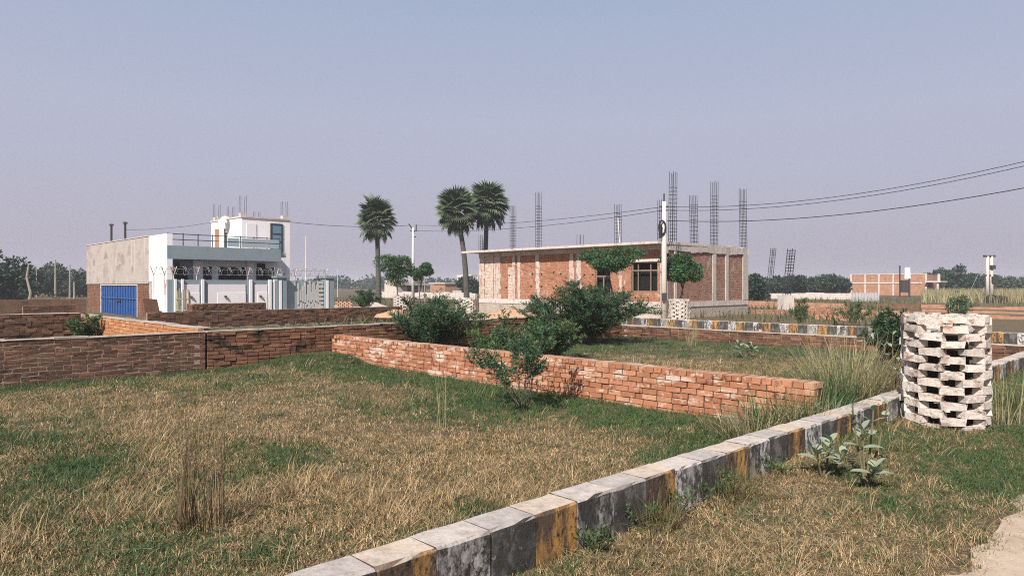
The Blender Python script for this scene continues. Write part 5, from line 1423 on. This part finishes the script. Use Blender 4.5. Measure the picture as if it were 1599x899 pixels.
tag(tk.build('tank_stand', 'metal_dark', at=(c_[0], c_[1], 0)), 'dark post frame carrying the tank before the far brown building', 'stand')
for (pb, pt, y1, y0, d, lab) in ((1199, 1208, 432, 386, 62, 'leaning steel column cage against the sky right of the brick building'), (1226, 1236, 470, 388, 42, 'tall leaning steel column cage rising from the ruined walls')):
    c_ = G(pb, d); z0 = 0.05 if d < 50 else .3; h_ = CAM_H + (HOR - y0) / FPX * d - z0
    cage('leaning_cage', (c_[0], c_[1], z0), h_, .38, .3, 4, None, lean=((pt - pb) / FPX * d / h_, 0), free=.03, label=lab, cat='rebar cage', group='leaning column cages', r=.022)
pb = MB(); c_ = G(1227, 42); pb.box((c_[0], c_[1], 0), .7, .6, .95, .3); tag(pb.build('cage_footing', 'concrete_pale', at=c_), 'white concrete stub at the foot of the taller leaning cage', 'footing')

# centre background
far_wall('long low white wall between the palms in the background', 590, 742, 80, 456, 471, 'concrete_pale', name='white_wall')
gt = MB(); x, y, _ = G(714, 77.5); gt.box((x, y, 0), 1.5, .1, .95, ANG_V); tag(gt.build('sheet_gate', 'sheet_grey', at=(x, y, 0)), 'grey sheet gate in the long white wall left of the brick building', 'gate')
def far_house(label, parts, at, group='small far houses'):
    root = thing('far_house', label, 'house', at, group)
    for (nm, m, c, sx, sy, sz) in parts:
        b = MB(); b.box(c, sx, sy, sz, ANG_U); b.build(nm, m, root)
c0 = G(618, 95); c1 = G(640, 96)
far_house('far low white house behind the clipped trees', [('wall', 'concrete_pale', (c0[0], c0[1], 0), 1.6, 3, 2.2), ('roof_slab', 'concrete', (c1[0], c1[1], 1.55), 5.2, 4, .22), ('column', 'concrete_pale', (c1[0] + 2, c1[1], 0), .3, .3, 1.55), ('annex', 'paint_bluegrey', (c1[0] - .6, c1[1] + 1, 0), 2.4, 2, 1.5)], (c0[0], c0[1], 0))
c0 = G(700, 120); c1 = G(726, 122); c2 = G(738, 121)
far_house('far pinkish house with a boxy upper room left of the brick building', [('wall', 'brickwork_far', (c0[0], c0[1], 0), 4.6, 4, 1.75), ('roof_slab', 'concrete_pale', (c0[0], c0[1], 1.755), 5.0, 4.4, .2), ('upper_room', 'concrete_pale', (c1[0], c1[1], 0), 2.0, 2, 3.3), ('upper_slab', 'concrete_pale', (c2[0], c2[1], 3.1), 2.8, 2.5, .25), ('upper_column', 'concrete', (c2[0] + 1.0, c2[1] - .8, 0), .3, .3, 3.09), ('window', 'dark_inside', (c1[0] - .35, c1[1] - 1.25, 2.2), .5, .2, .6)], (c0[0], c0[1], 0))

# posts and masts
def post(label, px, d, y0, r, m='wood_grey', bend=0.0, name='wooden_post'):
    x, y, _ = G(px, d); zt = CAM_H + (HOR - y0) / FPX * d; b = MB()
    b.tube([(x, y, -.1), (x + bend, y, zt * .35), (x - bend * .6, y, zt * .7), (x + bend * .3, y, zt)], r, r * .5, n=6)
    tag(b.build(name, m, at=(x, y, 0), uv=False), label, 'post', 'bare posts')
post('crooked pale post at the far left in front of the trees', 44, 46, 412, .10, bend=.16)
post('tallest straight pale post among the far left trees', 86.5, 62, 405, .10)
post('straight pale post left of the white house', 109, 62, 413, .09)
post('short pale post closest to the white house', 116, 48, 440, .08)
post('faint thin post between the crooked and the tallest post', 57, 85, 418, .08)
post('slender tapering white mast right of the white house', 478, 70, 368, .12, 'concrete_pole', name='mast')
post('thin grey mast right of the tapering white one', 527, 90, 420, .06, 'concrete_pole', name='mast')
post('dark bare mast among clipped trees', 663, 60, 405, .05, 'wood_grey', name='mast')

# ------------------------------------------------------------------ trees in the background
TL = [(-8, 60, 386, 95, 'leaf_far', 'large dark tree cut by the left edge'), (22, 72, 424, 62, 'leaf_far', 'low dark tree right of the large one at the left edge'),
      (52, 88, 418, 50, 'leaf_far', 'rounded tree behind the crooked post'), (77, 95, 411, 44, 'leaf_far_pale', 'tallest hazy tree left of the tallest post'), (99, 95, 417, 40, 'leaf_far', 'tree between the two straight posts'),
      (124, 90, 428, 44, 'leaf_far', 'low tree right beside the white house'), (150, 92, 430, 46, 'leaf_far', 'tree half hidden behind the white house'),
      (1178, 66, 424, 40, 'leaf_far', 'dark tree touching the right end of the brick building'), (1207, 98, 431, 48, 'leaf_far', 'low tree behind the shorter leaning cage'), (1236, 100, 421, 52, 'leaf_far', 'tallest tree behind the taller leaning cage'),
      (1263, 104, 431, 44, 'leaf_far', 'rounded tree right of the taller cage'), (1288, 104, 428, 44, 'leaf_far', 'rounded tree midway between cage and far brown building'), (1313, 108, 432, 44, 'leaf_far', 'tree next to the far brown building'),
      (1458, 125, 428, 50, 'leaf_far', 'tree directly behind the balcony slab'), (1481, 118, 414, 48, 'leaf_far', 'tallest tree right of the far brown building'), (1512, 122, 427, 52, 'leaf_far', 'tree between the tallest one and the transformer poles'),
      (1548, 125, 432, 56, 'leaf_far', 'low tree behind the transformer poles'), (1585, 120, 434, 54, 'leaf_far_pale', 'hazy tree at the right edge'), (1625, 120, 430, 56, 'leaf_far', 'tree at the very right margin'),
      (735, 90, 432, 40, 'leaf_far', 'dark tree behind the left end of the brick building'), (463, 95, 437, 40, 'leaf_far', 'low tree behind the razor wire right of the white house'), (495, 85, 436, 46, 'leaf_weed', 'low green tree behind the compound gate')]
for (px, d, ytop, wpx, m, lab) in TL:
    h_ = CAM_H + (HOR - ytop) / FPX * d; rx = wpx / 2 / FPX * d * 1.15
    x, y, _ = G(px, d)
    tree('tree', lab, (x, y, 0), h_, rx, h_ * .47, 5200, .16 + d * .0022, m, trunk_r=.14, group='background trees', lobes=8, sub=16)
# far wood along the horizon: one mass
Lb = []
for i in range(420):
    x = rng.uniform(-330, 330); y = rng.uniform(240, 330); h_ = rng.uniform(2.4, 5.2) * (1 + .5 * math.sin(x * .021 + 1) * math.sin(x * .05))
    Lb.append((x, y, h_ * .5, rng.uniform(3, 6.5), 3.5, h_ * .55))
P = clump_leaves(52000, Lb, .5); P = P[P[:, 2] > 0]
V_, F_ = leaf_quads(P, 1.1, .8)
wd_ = link('distant_wood', mesh_np('distant_wood', V_, F_, 'leaf_far')); tag(wd_, 'distant band of dark trees along the horizon', 'wood', kind='stuff')
# tall dry field behind the ruins, far right, and rough growth on the open ground behind the plots
n = 9000; px = rng.uniform(1440, 1720, n); dd_ = rng.uniform(60, 100, n)
V_, F_ = blades(np.stack([(px - CXP) / FPX * dd_, dd_, np.zeros(n)], 1), rng.uniform(.6, 1.35, n), np.full(n, .06), rng.random(n) * 6.283, rng.random(n) * .35, rng.random(n) * .5, 3)
o = link('dry_field', mesh_np('dry_field', V_, F_, 'grass_tall')); tag(o, 'tall pale dry grass field in front of the right tree line', 'field grass', kind='stuff')
n = 16000; dd_ = rng.uniform(26, 75, n); px = rng.uniform(-60, 1660, n)
xx = (px - CXP) / FPX * dd_; uu2 = UX * xx + UY * dd_; vv2 = VX * xx + VY * dd_
ok = ~((uu2 > 11) & (uu2 < 20) & (vv2 > 33.5) & (vv2 < 52)) & ~((uu2 > UB - .3) & (uu2 < UBE + .3) & (vv2 > VBD - .3) & (vv2 < VBE + .5)) & ~((uu2 > 20.9) & (uu2 < 27) & (vv2 > 2.5)) & (fbm(xx * .2, dd_ * .2) > .46) & ~((uu2 > 6) & (uu2 < 12) & (vv2 > 25)) & ~((px > 1400) & (dd_ < 50))
xx, dd_ = xx[ok], dd_[ok]; n = len(xx)
V_, F_ = blades(np.stack([xx, dd_, hz(xx, dd_)], 1), rng.uniform(.2, .6, n), np.full(n, .05), rng.random(n) * 6.283, rng.random(n) * .6, rng.random(n) * .8, 3)
o = link('rough_growth', mesh_np('rough_growth', V_, F_, 'grass_mixed')); tag(o, 'rough weeds and grass on the open ground behind the plots', 'weeds', kind='stuff')

# ------------------------------------------------------------------ hazy air
HAZE = 0.0008
if HAZE:
    m, n_, l_, b_ = _new('haze_air')
    n_.remove(b_)
    pv = n_.new('ShaderNodeVolumePrincipled'); pv.inputs['Color'].default_value = (0.86, 0.87, 0.95, 1); pv.inputs['Density'].default_value = HAZE; pv.inputs['Anisotropy'].default_value = 0.2
    l_.new(pv.outputs[0], n_['Material Output'].inputs['Volume'])
    hb = MB(); hb.hexa([(-3300, -3300, -1.5), (3300, -3300, -1.5), (3300, 3300, -1.5), (-3300, 3300, -1.5), (-3300, -3300, 14), (3300, -3300, 14), (3300, 3300, 14), (-3300, 3300, 14)])
    o = hb.build('haze', 'haze_air', uv=False); tag(o, 'thin lilac haze lying over the whole plain', 'haze', kind='stuff')
